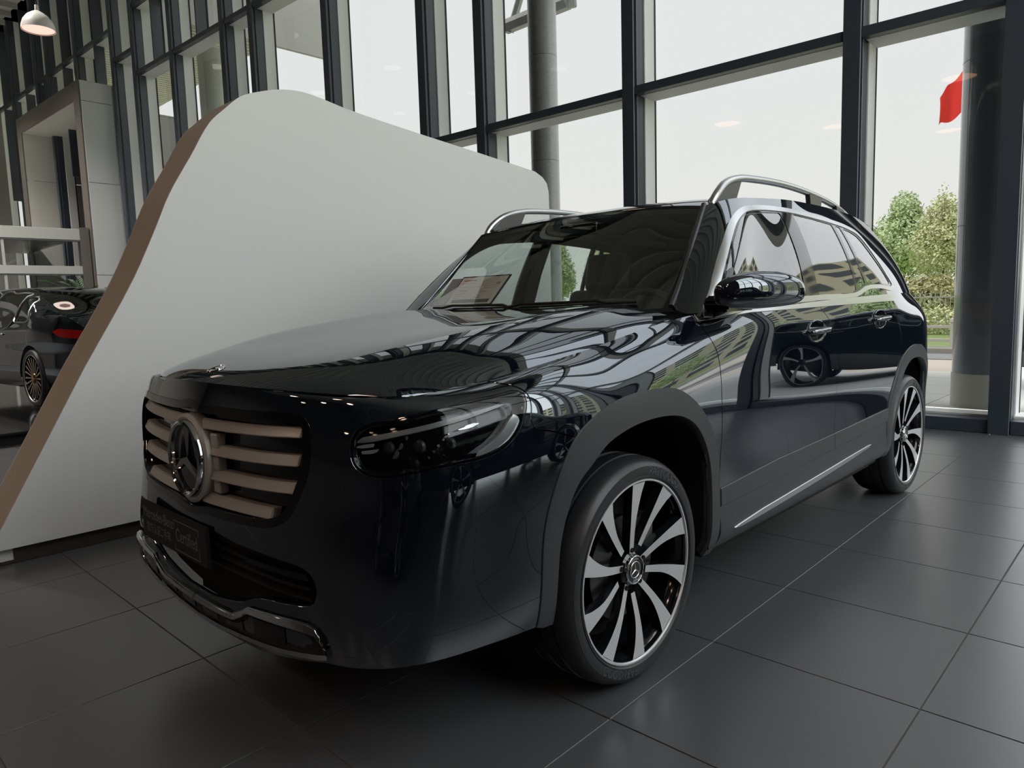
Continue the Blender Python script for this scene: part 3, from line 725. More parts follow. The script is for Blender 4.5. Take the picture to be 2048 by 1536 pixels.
# mirror sail at the front of the window
sail=offset(region(GR,inp([(-.50,1.165),(-.535,1.16),(-.70,1.165),(-.70,1.31),(-.64,1.285)]),lambda S:S.V[:,1]-.2),.006)
both('mirror_sail',sail,GLOSSBLK,fl=.008)
# dark lining behind every gap
def lining(): 
    s=offset(region(base,aF,aR,outp(LAMP,UZ,.006),outp(GRIL,UZ,.004),outp(INTK,UZ,.004),lambda S:S.V[:,2]-.3),-.011); return s
L=lining(); surf('inner_lining',join(L,mirror(L)),MESHBLK,CAR)
gl=region(GR,outp(DLO,g=-.03)); gl=offset(gl,-.02); surf('pillar_lining',join(gl,mirror(gl)),LINER,CAR)
surf('headliner',offset(RO,-.03),LINER,CAR)
hl=offset(HO,-.02); surf('bonnet_lining',hl,MESHBLK,CAR)
# --- grille
gb=offset(region(SH,inp(GRIL,UZ,-.01)),-.045)
grille=surf('grille',join(gb,mirror(gb)),GLOSSBLK,CAR)
gf=offset(region(SH,inp(GRIL,UZ),lambda S:.022-sdpoly(UZ(S),GRIL)+np.where(S.A[:,0]<.05,0,0)),.003)
gf=region(gf,lambda S: np.where(S.A[:,0]<.03,np.minimum(1,1),1)*1.0)
surf('grille_frame',join(gf,mirror(gf)),GLOSSBLK,grille,fl=.05)
# invert u,z -> point on the shell
_tree=np.stack([SH.A[:,0],SH.V[:,2]],1)
def on(u,z,out=0.0):
    d=((_tree-np.array([abs(u),z]))**2).sum(1); k=np.argsort(d)[:4]; w=1/(d[k]+1e-7); w/=w.sum()
    P=(SH.V[k]*w[:,None]).sum(0); N=(SH.N[k]*w[:,None]).sum(0); N/=np.linalg.norm(N)
    P=P+N*out
    if u<0: P=P*np.array([1,-1,1]); N=N*np.array([1,-1,1])
    return P,N
def surfbar(us,z0f,z1f,out,depth,droop=.0):
    """bar following the shell; z0f,z1f lower/upper edge per u"""
    V=[];F=[]
    for u in us:
        a,na=on(u,z0f(u),out); b,nb=on(u,z1f(u),out-droop)
        a[2]=z0f(u); b[2]=z1f(u)
        c=a-na*depth; d=b-nb*depth
        V+=[a,b,d,c]
    n=len(us)
    for i in range(n-1):
        for k in range(4):
            l=(k+1)%4; F.append((i*4+k,i*4+l,i*4+4+l,i*4+4+k))
    F.append((0,1,2,3)); F.append((4*n-4,4*n-3,4*n-2,4*n-1)[::-1])
    return V,F
zt=[.884,.812,.742,.670]; ue=[.535,.528,.505,.415]
for k in range(4):
    for sg in (1,-1):
        us=[sg*t for t in np.linspace(.105 if k in(1,2) else .07,ue[k],14)]
        def lo(u,k=k): return zt[k]-.014+.012*(abs(u)/.55)**2
        def hi(u,k=k): return zt[k]+.014+.010*(abs(u)/.55)**2
        V,F=surfbar(us,lo,hi,-.004,.03,.012)
        me=rawmesh('slat',V,F,SLAT); fix(me)
        bm=bmesh.new(); bm.from_mesh(me); bmesh.ops.bevel(bm,geom=[e for e in bm.edges if len(e.link_faces)==2 and e.calc_face_angle(0)>.8],offset=.0025,segments=2,affect='EDGES'); bm.to_mesh(me); bm.free(); sharp(me,25)
        obj('slat',me,grille)
# emblem
def star(R,d0,d1,m,name,parent,M):
    V=[(0,0,d1)];F=[]
    r=R*.13
    for k in range(3):
        a=math.pi/2+k*2*math.pi/3; b=a+math.pi/3
        V.append((R*math.cos(a),R*math.sin(a),d0*.6)); V.append((r*math.cos(b),r*math.sin(b),d0))
    V.append((0,0,-d1*.3))
    for i in range(1,7):
        j=i%6+1; F.append((0,i,j)); F.append((7,j,i))
    me=rawmesh(name,V,F,m); me.transform(M); fix(me); return obj(name,me,parent)
def disc_frame(P,Nn,upv=(0,0,1)):
    n=Vector(Nn).normalized(); u=Vector(upv); s=u.cross(n).normalized(); u=n.cross(s)
    M=Matrix((s,u,n)).transposed().to_4x4(); M.translation=Vector(P); return M
EP,EN=(1.002,0,.776),(1,0,.02)
ME=disc_frame(EP,EN)
def latheM(name,prof,m,parent,M,n=72):
    V,F=lathe_mesh(prof,n); me=rawmesh(name,V,F,m,smooth=True); me.transform(M); sharp(me,30); return obj(name,me,parent)
emb=latheM('emblem',[(.0,-.012),(.108,-.012),(.108,-.03),(0,-.03)],GLOSSBLK,grille,ME)
latheM('emblem_ring',[(.098,-.012),(.100,0),(.106,.004),(.112,.001),(.115,-.008),(.115,-.03),(.098,-.03)],CHROME,emb,ME)
latheM('emblem_surround',[(.116,-.03),(.116,-.012),(.122,-.010),(.132,-.016),(.134,-.05)],SLAT,emb,ME)
star(.099,-.006,.010,CHROME,'star',emb,ME)
for z in (.84,.775,.71):
    for y0 in (.125,-.165): box('grille_bracket',.945,.972,y0,y0+.04,z-.02,z+.02,SLAT,grille,b=.003)
# bonnet badge
HB=None
k=np.argmin(((HO.V[:,[0,1]]-np.array([.883,.0]))**2).sum(1)); MB_=disc_frame(HO.V[k]+HO.N[k]*.001,HO.N[k],(0,0,1))
bd=latheM('bonnet_badge',[(0,0.001),(.021,.001),(.024,.003),(.027,.003),(.029,.0),(.029,-.004)],CHROME,CAR,MB_)
star(.019,.002,.005,CHROME,'star',bd,MB_)
# lower intake and skid trim
ib=offset(region(SH,inp(INTK,UZ,-.01)),-.05); intake=surf('lower_intake',join(ib,mirror(ib)),MESHBLK,CAR)
for zz in (.47,.497,.524,.551):
    for sg in (1,-1):
        V,F=surfbar([sg*t for t in np.linspace(0,.54,12)],lambda u:zz-.004,lambda u:zz+.004,-.03,.01); me=rawmesh('intake_slat',V,F,MATTE); fix(me); obj('intake_slat',me,intake)
for sg in (1,-1):
    V,F=surfbar([sg*t for t in np.linspace(.30,.55,10)],lambda u:.530,lambda u:.545,-.004,.02); me=rawmesh('intake_blade',V,F,GLOSSBLK); fix(me); obj('intake_blade',me,intake)
upc=lambda u: np.interp(abs(u),[0,.13,.22,.245,.319,.412,.511,.56,.585,.606,.618],[.366,.366,.370,.376,.416,.424,.431,.431,.424,.398,.368])
skid=None
for sg in (1,-1):
    us=[sg*t for t in np.concatenate([np.linspace(0,.22,9),np.linspace(.235,.335,10),np.linspace(.36,.55,9),np.linspace(.56,.618,10)])]
    V,F=surfbar(us,lambda u:upc(u)-np.interp(abs(u),[0,.3,.56,.618],[.019,.017,.024,.012]),lambda u:upc(u),.016,.03,.006)
    me=rawmesh('skid_trim',V,F,CHROME,smooth=True); fix(me)
    bm=bmesh.new(); bm.from_mesh(me); bmesh.ops.bevel(bm,geom=[e for e in bm.edges if len(e.link_faces)==2 and e.calc_face_angle(0)>1.0],offset=.004,segments=2,affect='EDGES'); bm.to_mesh(me); bm.free(); sharp(me,30)
    skid=obj('skid_trim',me,CAR,label='chrome skid plate trim')
    lowc=lambda u: np.interp(abs(u),[0,.15,.30,.45,.6,.62],[.298,.303,.317,.333,.352,.356])
    V,F=surfbar([sg*t for t in np.linspace(0,.618,30)],lambda u:lowc(u)-.006,lambda u:lowc(u)+.006,.012,.03,.003)
    me=rawmesh('skid_lip',V,F,CHROME); fix(me); obj('skid_lip',me,CAR,label='thin chrome lower lip')
    V,F=surfbar([sg*t for t in np.linspace(0,.61,30)],lambda u:lowc(u)+.004,lambda u:upc(u)-.014,.001,.02,0.0)
    me=rawmesh('skid_insert',V,F,MATTE); fix(me); si=obj('skid_insert',me,CAR)
    for u0,u1 in ((.03,.12),(.17,.27),(.33,.47)):
        V,F=surfbar([sg*t for t in np.linspace(u0,u1,6)],lambda u:lowc(u)+.016,lambda u:upc(u)-.030 if upc(u)-.030>lowc(u)+.02 else lowc(u)+.022,.003,.01); me=rawmesh('slot',V,F,GLOSSBLK); fix(me); obj('slot',me,si)
# number plate blank with lettering
PLX=1.006
pl=prismobj('number_plate',[(-.375,.468),(.125,.468),(.125,.592),(-.375,.592)],PLX-.012,PLX,MATTE,CAR,axis='x',bev=.003)
def frontText(s,size,y,z,m,width=None,name='lettering'):
    me=textmesh(s,size,m,align='LEFT')
    xs=[v.co.x for v in me.vertices]; w=max(xs)-min(xs); sc=(width/w) if width else 1
    for v in me.vertices: v.co=Vector((PLX+.0006+v.co.z*.3,y+(v.co.x-min(xs))*sc,z+v.co.y))
    return obj(name,me,pl)
frontText('Mercedes-Benz',.050,-.358,.556,PRINT,.245)
frontText('\u5b98\u65b9\u8ba4\u8bc1\u4e8c\u624b\u8f66',.036,-.34,.508,PRINT,.20)
frontText('Certified',.060,-.095,.528,PRINT,.155)
for a,b,c,d in ((-.108,.075,.572,.5745),(-.108,.075,.480,.4825),(-.108,-.1055,.545,.5745),(-.108,-.1055,.480,.50),(.0725,.075,.555,.5745),(.0725,.075,.480,.52)):
    box('plate_frame_line',PLX,PLX+.001,a,b,c,d,PRINT,pl,b=0)
# headlights
for sg in (1,-1):
    mm=(lambda S:S) if sg>0 else mirror
    lens=surf('headlight',mm(offset(region(SH,inp(LAMP,UZ,.0015)),.001)),LENS,CAR,fl=0)
    rim_=offset(region(SH,inp(LAMP,UZ,.0015),lambda S:.006-sdpoly(UZ(S),LAMP)),-.002); surf('lamp_rim',mm(rim_),GLOSSBLK,lens,fl=.06)
    surf('lamp_housing',mm(offset(region(SH,inp(LAMP,UZ,-.004)),-.034)),GLOSSBLK,lens)
    TOPL=np.array([(.694,.876),(.705,.890),(.804,.905),(.9,.920),(1.0,.936),(1.09,.950),(1.115,.949),(1.0,.924),(.9,.907),(.80,.892),(.73,.879)])
    surf('daytime_light',mm(offset(region(SH,inp(TOPL,UZ)),-.012)),mat('light_guide',(.20,.20,.195),rough=.25,metal=.3),lens,fl=.02,label='pale light guide strip')
    HOOK=crv([(1.120,.918),(1.130,.900),(1.112,.870),(1.075,.846),(1.03,.830),(.985,.823),(1.0,.832),(1.04,.852),(1.075,.878),(1.10,.905)],3,True)
    surf('outer_light_guide',mm(offset(region(SH,inp(HOOK,UZ)),-.010)),mat('light_guide_bright',(.62,.64,.64),rough=.16,metal=.7),lens,fl=.03)
    for pl_ in ([(.694,.862),(.700,.871),(.745,.876),(.738,.866)],[(.704,.848),(.71,.857),(.762,.863),(.74,.851)],[(.94,.892),(.97,.903),(1.03,.914),(.99,.897)]):
        surf('marker_bar',mm(offset(region(SH,inp(np.array(pl_),UZ)),-.008)),MATS['light_guide_bright'],lens,fl=.004)
    LINE_=crv([(.765,.806),(.84,.812),(.92,.822),(1.0,.833),(1.0,.829),(.92,.817),(.84,.807),(.765,.801)],2,True)
    surf('lower_accent',mm(offset(region(SH,inp(LINE_,UZ)),-.006)),CHROME,lens)
    for f_ in ([(.818,.893),(.826,.894),(.792,.836),(.776,.832),(.784,.846)],[(.925,.892),(.933,.893),(.872,.828),(.862,.826)],[(.945,.862),(.950,.862),(.905,.830),(.900,.829)],[(.875,.888),(.879,.888),(.842,.852),(.838,.852)]):
        surf('reflector_fin',mm(offset(region(SH,inp(np.array(f_),UZ)),-.016)),mat('dark_chrome',(.42,.43,.44),rough=.15,metal=.9),lens,fl=.02)
    for u0 in (.765,.845,.925):
        P,N=on(u0,.862,-.030); M=disc_frame(P*np.array([1,sg,1]),(.9,.25*sg,0))
        latheM('projector',[(0,.004),(.010,.003),(.016,.0),(.018,-.01)],mat('lamp_module',(.03,.03,.032),rough=.12),lens,M,24)
# door handles
def handle(x,z,y,sg,parent):
    k=lambda V:[(a,b*sg,c) for a,b,c in V]
    V=[];F=[]
    # round recess cup
    pr=[(.0,-.028),(.035,-.026),(.055,-.014),(.066,-.0015),(.069,.0)]
    Mx=disc_frame((x,y*sg,z),(0,sg,.06)); 
    Mx=Mx@Matrix.Diagonal((1.42,.69,1,1))
    cup=latheM('handle_cup',[(.0,.0012),(.045,.0012),(.064,.003),(.068,.0035),(.070,.002),(.071,-.004)],mat('handle_cup_black',(.004,.004,.005),rough=.05,metal=0,coat=1),parent,Mx,40)
    ringo=latheM('handle_ring',[(.066,.003),(.068,.005),(.071,.004),(.0725,.0),(.0725,-.004)],PAINT,cup,Mx,40)
    pts=[(x+.095,y+.002,z-.004),(x+.082,y+.016,z-.002),(x+.05,y+.026,z),(x,y+.030,z+.002),(x-.06,y+.028,z+.004),(x-.088,y+.018,z+.005),(x-.100,y+.002,z+.006)]
    pts=crv(pts,4); R=[.008+.006*math.sin(math.pi*i/(len(pts)-1)) for i in range(len(pts))]
    V,F=tube(k(pts.tolist()),R,12,flat=.9); me=rawmesh('door_handle',V,F,PAINT,smooth=True); fix(me); me.shade_smooth(); h=obj('door_handle',me,parent)
    pts2=[(a,b+.010,c+.006) for a,b,c in pts[3:-3].tolist()]
    V,F=tube(k(pts2),.0035,8); me=rawmesh('handle_strip',V,F,CHROME,smooth=True); obj('handle_strip',me,h,label='chrome handle insert')
for sg in (1,-1):
    handle(-1.365,1.040,.914,sg,doors[('front_door',sg)]); handle(-2.222,1.063,.911,sg,doors[('rear_door',sg)])
# exterior mirrors
def side_mirror(sg):
    # folded in: the painted shell faces outwards, the glass rests towards the window
    secs=[(-.425,.930,.018,.026,1.205),(-.445,.950,.036,.046,1.212),(-.49,.972,.052,.058,1.217),(-.56,.992,.060,.0645,1.220),(-.64,1.008,.062,.065,1.221),(-.72,1.022,.059,.062,1.220),(-.79,1.033,.050,.054,1.217),(-.835,1.040,.036,.042,1.213),(-.858,1.044,.016,.022,1.210)]
    V=[];F=[];n=28
    for (x,y,ry,rz,z) in secs:
        for k in range(n):
            a=2*math.pi*k/n; c,s=math.cos(a),math.sin(a)
            yy=y+ry*(abs(c)**.85)*(1 if c>0 else -.6); zz=z+rz*abs(s)**.8*(1 if s>0 else -1)
            V.append((x,yy*sg,zz))
    for i in range(len(secs)-1):
        for k in range(n): l=(k+1)%n; F.append((i*n+k,i*n+l,(i+1)*n+l,(i+1)*n+k))
    F.append(tuple(range(n))); F.append(tuple((len(secs)-1)*n+k for k in range(n)))
    me=rawmesh('side_mirror',V,F,PAINT,smooth=True); fix(me); me.shade_smooth(); m=obj('side_mirror',me,CAR)
    sub=m.modifiers.new('s','SUBSURF'); sub.levels=1; sub.render_levels=2
    V,F=prism([(-.455,1.148),(-.66,1.150),(-.64,1.172),(-.56,1.190),(-.46,1.205),(-.44,1.18)],.875*sg,.965*sg,'y'); me=rawmesh('mirror_foot',V,F,GLOSSBLK); fix(me)
    bm=bmesh.new(); bm.from_mesh(me); bmesh.ops.bevel(bm,geom=bm.edges[:],offset=.008,segments=2,affect='EDGES'); bm.to_mesh(me); bm.free(); obj('mirror_foot',me,m)
    pts=crv([(-.50,1.180),(-.78,1.180),(-.815,1.215),(-.78,1.262),(-.52,1.262),(-.485,1.22)],4,True)
    V,F=prism(pts.tolist(),.952*sg,.958*sg,'y'); me=rawmesh('mirror_glass',V,F,mat('mirror_glass',(.8,.8,.8),rough=.02,metal=1)); fix(me); obj('mirror_glass',me,m)
    if sg<0: m.location=(-.17,.06,0)
    tubeobj('indicator_strip',[(-.45,.985*sg,1.192),(-.55,1.048*sg,1.190),(-.68,1.066*sg,1.190),(-.80,1.076*sg,1.192)],.003,GLOSSBLK,m,8)
side_mirror(1); side_mirror(-1)
# roof rails
for sg in (1,-1):
    y=.640
    path=[(-.90,y+.018,1.572),(-.95,y+.018,1.622),(-1.03,y+.012,1.672),(-1.15,y+.006,1.705),(-1.35,y,1.722),(-1.65,y,1.728),(-2.0,y-.004,1.714),(-2.3,y-.01,1.686),(-2.5,y-.02,1.655),(-2.62,y-.025,1.628),(-2.70,y-.03,1.602)]
    P=crv([(a,b*sg,c) for a,b,c in path],6); n=len(P)
    R=[.017*min(1,.75+4*i/n,.45+3*(n-1-i)/n) for i in range(n)]
    V,F=tube(P.tolist(),R,14,flat=.95); me=rawmesh('roof_rail',V,F,ALU,smooth=True); fix(me); me.shade_smooth(); r=obj('roof_rail',me,CAR)
    for (xa,xb,ya,yb) in ((-.93,-1.19,1.578,.0),(-1.93,-2.10,0,0),(-2.30,-2.42,0,0)):
        poly=[]
        xs=np.linspace(xa,xb,6); up=[float(np.interp(-x,-P[:,0],P[:,2]))-.006 for x in xs]; dn=[float(np.interp(-x,[.86,.95,1.2,1.5,1.8,2.1,2.4,2.7],[1.562,1.588,1.622,1.640,1.645,1.642,1.630,1.605]))-.002 for x in xs]
        taper=.6
        poly=[(x,z) for x,z in zip(xs,up)]+[(xb+.02 if xa<-1.5 else xb+.05,dn[-1]),(xa-.02 if xa<-1.5 else xa,dn[0])]
        prismobj('rail_foot',poly,(y-.012)*sg,(y+.012)*sg,mat('rail_foot_grey',(.10,.10,.10),rough=.35,metal=.6),r,bev=.002)
# wipers, cowl
for yy0,yy1 in ((.60,.02),(.02,-.55)):
    pts=[on_ for on_ in []]
    a=[]
    for t in np.linspace(0,1,12):
        y=yy0+(yy1-yy0)*t; k=np.argmin((WS.V[:,1]-y)**2+((WS.V[:,2]-(1.178+.012*math.sin(math.pi*t)))*3)**2); a.append(tuple(WS.V[k]+WS.N[k]*.012))
    tubeobj('wiper',a,.006,MATTE,CAR,6)
cw=[]
V=[];F=[]
for i,y in enumerate(np.linspace(-.80,.80,33)):
    f=abs(y)/.8; xh=-.30-.085*f**2.2; zh=1.160-.03*f**3; xw=-.335-.16*f**2.0; V+=[(xh+.02,y,zh-.012),((xh+xw)/2,y,zh-.022),(xw-.03,y,1.148)]
for i in range(32):
    for k in range(2): F.append((i*3+k,i*3+k+1,(i+1)*3+k+1,(i+1)*3+k))
me=rawmesh('cowl',V,F,MATTE,smooth=True); fix(me); obj('cowl',me,CAR)
for sg in (1,-1):
    V,F=prism([(-.30,.775*sg),(-.38,.80*sg),(-.455,.855*sg),(-.54,.80*sg),(-.47,.72*sg),(-.36,.70*sg)],1.115,1.142,'z')
    for i in (2,3,8,9): V[i]=(V[i][0],V[i][1],V[i][2]+.004)
    me=rawmesh('cowl_corner',V,F,GLOSSBLK); fix(me); obj('cowl_corner',me,CAR)
# A pillar gutter strip
for sg in (1,-1):
    g=[]
    for t in np.linspace(0,1,16):
        b=np.array([-.475,.738,1.170]); c=np.array([-.862,.653,1.572]); p_=b*(1-t)+c*t; k=np.argmin(((WS.V-p_)**2).sum(1)); p_=WS.V[k]; g.append((p_[0]+.004,(p_[1]+.004)*sg if p_[1]*sg>0 else -(p_[1])*sg,p_[2]+.006))
    tubeobj('pillar_strip',g,.009,SATIN,CAR,8)
# wheel wells and underbody
for xc in (0,-2.829):
    for sg in (1,-1):
        I_=ARI if xc==0 else RRI
        V=[];F=[]; m_=len(I_)
        I_=[q_ for q_ in I_ if q_[1]>(.30 if xc==0 else .36)]; m_=len(I_)
        for (x,z) in I_: V+=[(x,(.902 if xc==0 else .858)*sg,z),(xc+(x-xc)*1.03,.45*sg,z*1.01 if z>.3 else z)]
        for i in range(m_-1): F.append((2*i,2*i+1,2*i+3,2*i+2))
        F.append(tuple(2*i+1 for i in range(m_)))
        me=rawmesh('wheel_well',V,F,MESHBLK,smooth=False); fix(me); obj('wheel_well',me,CAR)
box('underbody',-3.45,.80,-.46,.46,.20,.30,MESHBLK,CAR,b=.01)
box('engine_bay_block',-.40,.78,-.44,.44,.30,.90,MESHBLK,CAR,b=.03)
box('underbody_skirt',-2.35,-.5,-.84,.84,.24,.33,MESHBLK,CAR,b=.01)
# ---- wheels
def wheel_meshes():
    R=.358
    W=.118
    g_=lambda r: .284+(r-.262)*(.332-.284)/.070 if r<.332 else r
    tp=[(.262,-W+.012),(.270,-W),(.300,-W-.004),(.330,-W-.002),(.345,-W+.012),(.354,-W+.030),(.357,-.062),(.350,-.060),(.350,-.052),(.358,-.050),(.359,-.008),(.351,-.006),(.351,.006),(.359,.008),(.358,.050),(.350,.052),(.350,.060),(.357,.062),(.354,W-.030),(.347,W-.014),(.338,W-.002),(.332,W+.001),(.328,W+.0035),(.318,W+.004),(.300,W+.005),(.286,W+.003),(.284,W+.0055),(.280,W+.0055),(.277,W+.002),(.268,W-.002),(.262,W-.010)]
    V,F=lathe_mesh([(g_(r),h) for r,h in tp],96,'y'); ty=rawmesh('tyre',V,F,RUBBER,smooth=True); sharp(ty,28)
    rim=[(r*1.083,h) for r,h in [(.262,W-.010),(.2665,W-.004),(.2660,W+.001),(.2615,W+.001),(.2585,W-.004),(.2570,W-.020),(.250,W-.030),(.243,W-.060),(.236,-.02),(.236,-.10),(.262,-.112)]]
    V,F=lathe_mesh(rim,96,'y'); mi=[]
    k=len(rim)
    for i in range(96):
        for q in range(k-1): mi.append(0 if q in (1,2,3) else 1)
    rm=rawmesh('rim',V,F,[MACH,RIMBLK],mi=mi,smooth=True); fix(rm); sharp(rm,30)
    return ty,rm,W
def spoke_mesh(W,long_):
    """one blade in the x-z plane pointing up (+z); outer face towards +y"""
    r0=.052 if long_ else .078; r1=.2585*1.083
    n=14; Lp=[];Rp=[];D=[]
    for i in range(n+1):
        t=i/n; r=r0+(r1-r0)*t
        wl=.0105+.006*t          # one flank almost straight
        wr=.0105+.004*t+.034*max(0,(t-.35)/.65)**1.7  # the other flares towards the rim
        sweep=-.004*math.sin(math.pi*t)
        Lp.append((sweep-wl,r)); Rp.append((sweep+wr*1.0,r))
        D.append(W-.030+.026*t**1.2+ .004*math.sin(math.pi*t))
    V=[];F=[];mi=[]
    for i in range(n+1):
        for (x,r) in (Lp[i],Rp[i]):
            rr=math.sqrt(max(r*r-x*x,1e-6)) if i>n-2 else r
            V.append((x,D[i],rr))
        for (x,r) in (Lp[i],Rp[i]):
            rr=math.sqrt(max(r*r-x*x,1e-6)) if i>n-2 else r
            V.append((x*1.15,D[i]-.030,rr))
    for i in range(n):
        a=i*4; b=a+4
        F+=[(a,a+1,b+1,b),(a,b,b+2,a+2),(a+1,a+3,b+3,b+1),(a+2,b+2,b+3,a+3)]; mi+=[0,1,1,1]
    F+=[(0,2,3,1),(4*n,4*n+1,4*n+3,4*n+2)]; mi+=[1,1]
    V=[(-x,y,z) for x,y,z in V]; me=rawmesh('spoke',V,F,[MACH,RIMBLK],mi=mi); fix(me); return me
TY,RM,WW=wheel_meshes(); SPL=spoke_mesh(WW,True); SPS=spoke_mesh(WW,False)
HUBP=[(0,WW-.022),(.026,WW-.022),(.030,WW-.024),(.036,WW-.025),(.038,WW-.030),(.058,WW-.032),(.060,WW-.06),(.0,WW-.06)]
V,F=lathe_mesh([(0,WW-.026),(.048,WW-.028),(.055,WW-.034),(.060,WW-.060),(.0,WW-.062)],48,'y'); HUB=rawmesh('hub',V,F,RIMBLK,smooth=True); fix(HUB); sharp(HUB,30)
V,F=lathe_mesh([(0,WW-.019),(.030,WW-.019),(.033,WW-.016),(.0345,WW-.016),(.036,WW-.020),(.036,WW-.03)],48,'y'); CAP=rawmesh('centre_cap',V,F,GLOSSBLK,smooth=True); fix(CAP); sharp(CAP,30)
V,F=lathe_mesh([(.0335,WW-.020),(.034,WW-.0155),(.0368,WW-.0155),(.0375,WW-.02),(.0375,WW-.03)],48,'y'); CRG=rawmesh('cap_ring',V,F,CHROME,smooth=True); fix(CRG)
V,F=lathe_mesh([(.0195,WW-.0188),(.0200,WW-.0165),(.0222,WW-.0165),(.0227,WW-.0188)],40,'y'); CRI=rawmesh('cap_inner_ring',V,F,CHROME,smooth=True); fix(CRI)
for _m in (CAP,CRG,CRI): _m.transform(Matrix.Diagonal((1.22,1,1.22,1)))
V,F=lathe_mesh([(.075,.03),(.165,.03),(.168,.012),(.165,.0),(.075,.0)],48,'y'); DSK=rawmesh('brake_disc',V,F,mat('brake_steel',(.10,.10,.10),rough=.35,metal=.9),smooth=True); fix(DSK); sharp(DSK,30)
V,F=lathe_mesh([(0,-.02),(.236,-.02),(.236,-.03),(0,-.03)],32,'y'); BKP=rawmesh('brake_shield',V,F,MESHBLK); fix(BKP)
def bent_text(s,size,r,ang0,yy,m,flip=1):
    me=textmesh(s,size,m,extrude=.0008,align='CENTER')
    for v in me.vertices:
        a=ang0-v.co.x/r*flip; rr=r+v.co.y
        v.co=Vector((rr*math.cos(a)*1.0,yy+v.co.z,rr*math.sin(a)))
    return me
def build_wheel(x,sg,turn,name='wheel'):
    w=obj(name,None,CAR,loc=(x,(.905-WW)*sg,.358),rot=(0,0,0 if sg>0 else math.pi))
    t=obj('tyre',TY,w); r=obj('rim',RM,w)
    if sg>0:
        # viewed from outside, x to the left is the front: mirror angle so the lettering reads clockwise
        for s,a in (('GOODYEAR',64),('GOODYEAR',-112)):
            me=textmesh(s,.036,TXT,extrude=.0009)
            rr0=.313
            for v in me.vertices:
                th=math.radians(a)+v.co.x/rr0; rr=rr0+v.co.y
                v.co=Vector((rr*math.cos(math.radians(180))*math.cos(th)*1.0,WW+.0046+v.co.z,rr*math.sin(th)))
            obj('tyre_lettering',me,t,label='raised lettering on the tyre wall')
    obj('hub',HUB,w); c=obj('centre_cap',CAP,w); obj('cap_ring',CRG,c); obj('cap_inner_ring',CRI,c)
    M=Matrix.Rotation(-math.pi/2,4,'X'); M=Matrix(((1,0,0,0),(0,0,1,WW-.018),(0,1,0,0),(0,0,0,1)))
    star(.0240,.0004,.0035,MACH,'star',c,M)
    if sg>0:
        for s,a in (('MERCEDES',90),('BENZ',270)):
            me=textmesh(s,.0085,MACH,extrude=.0003)
            for v in me.vertices:
                rr0=.0345
                if a==90: th=math.radians(90)+v.co.x/rr0; rr=rr0+v.co.y; 
                else: th=math.radians(270)-v.co.x/rr0; rr=rr0-v.co.y
                v.co=Vector((-rr*math.cos(th),WW-.0186+v.co.z,rr*math.sin(th)))
            obj('cap_lettering',me,c)
    for k in range(10):
        obj('spoke',SPL if k%2==0 else SPS,w,rot=(0,math.radians(36*k)+turn,0))
    for k in range(5):
        a=math.radians(72*k)+turn; rr=.062
        me=bpy.data.meshes.get('lug_bolt_mesh')
        if not me:
            V,F=lathe_mesh([(0,.0),(.0055,.0),(.0075,.002),(.0078,-.004)],12,'y'); me=rawmesh('lug_bolt_mesh',V,F,MESHBLK,smooth=False); fix(me)
        obj('lug_bolt',me,w,loc=(rr*math.sin(a),WW-.0255,rr*math.cos(a)))
    obj('brake_disc',DSK,w,loc=(0,.02,0)); obj('brake_shield',BKP,w)
    if sg>0: box('brake_caliper',-.17,-.09,.0,.06,.02,.14,mat('caliper_grey',(.2,.2,.2),rough=.4,metal=.6),w,b=.01)
for x in (0,-2.829):
    for sg in (1,-1): build_wheel(x,sg,math.radians(2 if x==0 else 14))
# ---- interior
def softbox(name,x0,x1,y0,y1,z0,z1,m,parent,b=.05,rot=None,loc=None,seg=4):
    bm=bevbox(x0,x1,y0,y1,z0,z1,b,seg); return bmobj(name,bm,m,parent,smooth=True,rot=rot,loc=loc)
def seat(x,y,z=.62,w=.50,hr=True):
    s=obj('seat',None,CAR,loc=(x,y,z))
    softbox('seat_cushion',-.05,.48,-w/2,w/2,-.13,.02,LEATHER,s,.05)
    softbox('seat_backrest',-.08,.06,-w/2,w/2,.0,.66,LEATHER,s,.05,rot=(0,-.22,0))
    if hr:
        softbox('headrest',-.055,.055,-.135,.135,.64,.865,LEATHER,s,.045,rot=(0,-.20,0))
        for q in (-.06,.06): tubeobj('headrest_post',[(-.13,q,.58),(-.14,q,.72)],.007,CHROME,s,8)
seat(-1.44,.37); seat(-1.44,-.37)
for y in (.42,-.42): seat(-2.32,y,.58,.5,False)
seat(-2.32,0,.58,.32,False)
V=[];F=[]; prof=[(-.42,1.150),(-.50,1.178),(-.62,1.180),(-.74,1.165),(-.80,1.12),(-.80,1.00),(-.74,.80)]
ys=np.linspace(-.80,.80,17)
for y in ys:
    for (x,z) in prof:
        V.append((x-.10*(y/.8)**2+(.0),y*(1-.05*(z>1.1)),z+(.03*math.exp(-((y-.37)/.2)**2) if -.78<x<-.55 else 0)))
k=len(prof)
for i in range(16):
    for q_ in range(k-1): F.append((i*k+q_,i*k+q_+1,(i+1)*k+q_+1,(i+1)*k+q_))
me=rawmesh('dashboard',V,F,LEATHER,smooth=True); fix(me); obj('dashboard',me,CAR)
sw=obj('steering_wheel',None,CAR,loc=(-.93,.37,1.07),rot=(0,-1.12,0))
V,F=tube([(.185*math.cos(a),.185*math.sin(a),0) for a in np.linspace(0,2*math.pi,40,endpoint=False)],.014,10,True); obj('wheel_rim',rawmesh('wheel_rim',V,F,LEATHER,smooth=True),sw)
softbox('wheel_hub',-.06,.05,-.075,.075,-.03,.01,LEATHER,sw,.015)
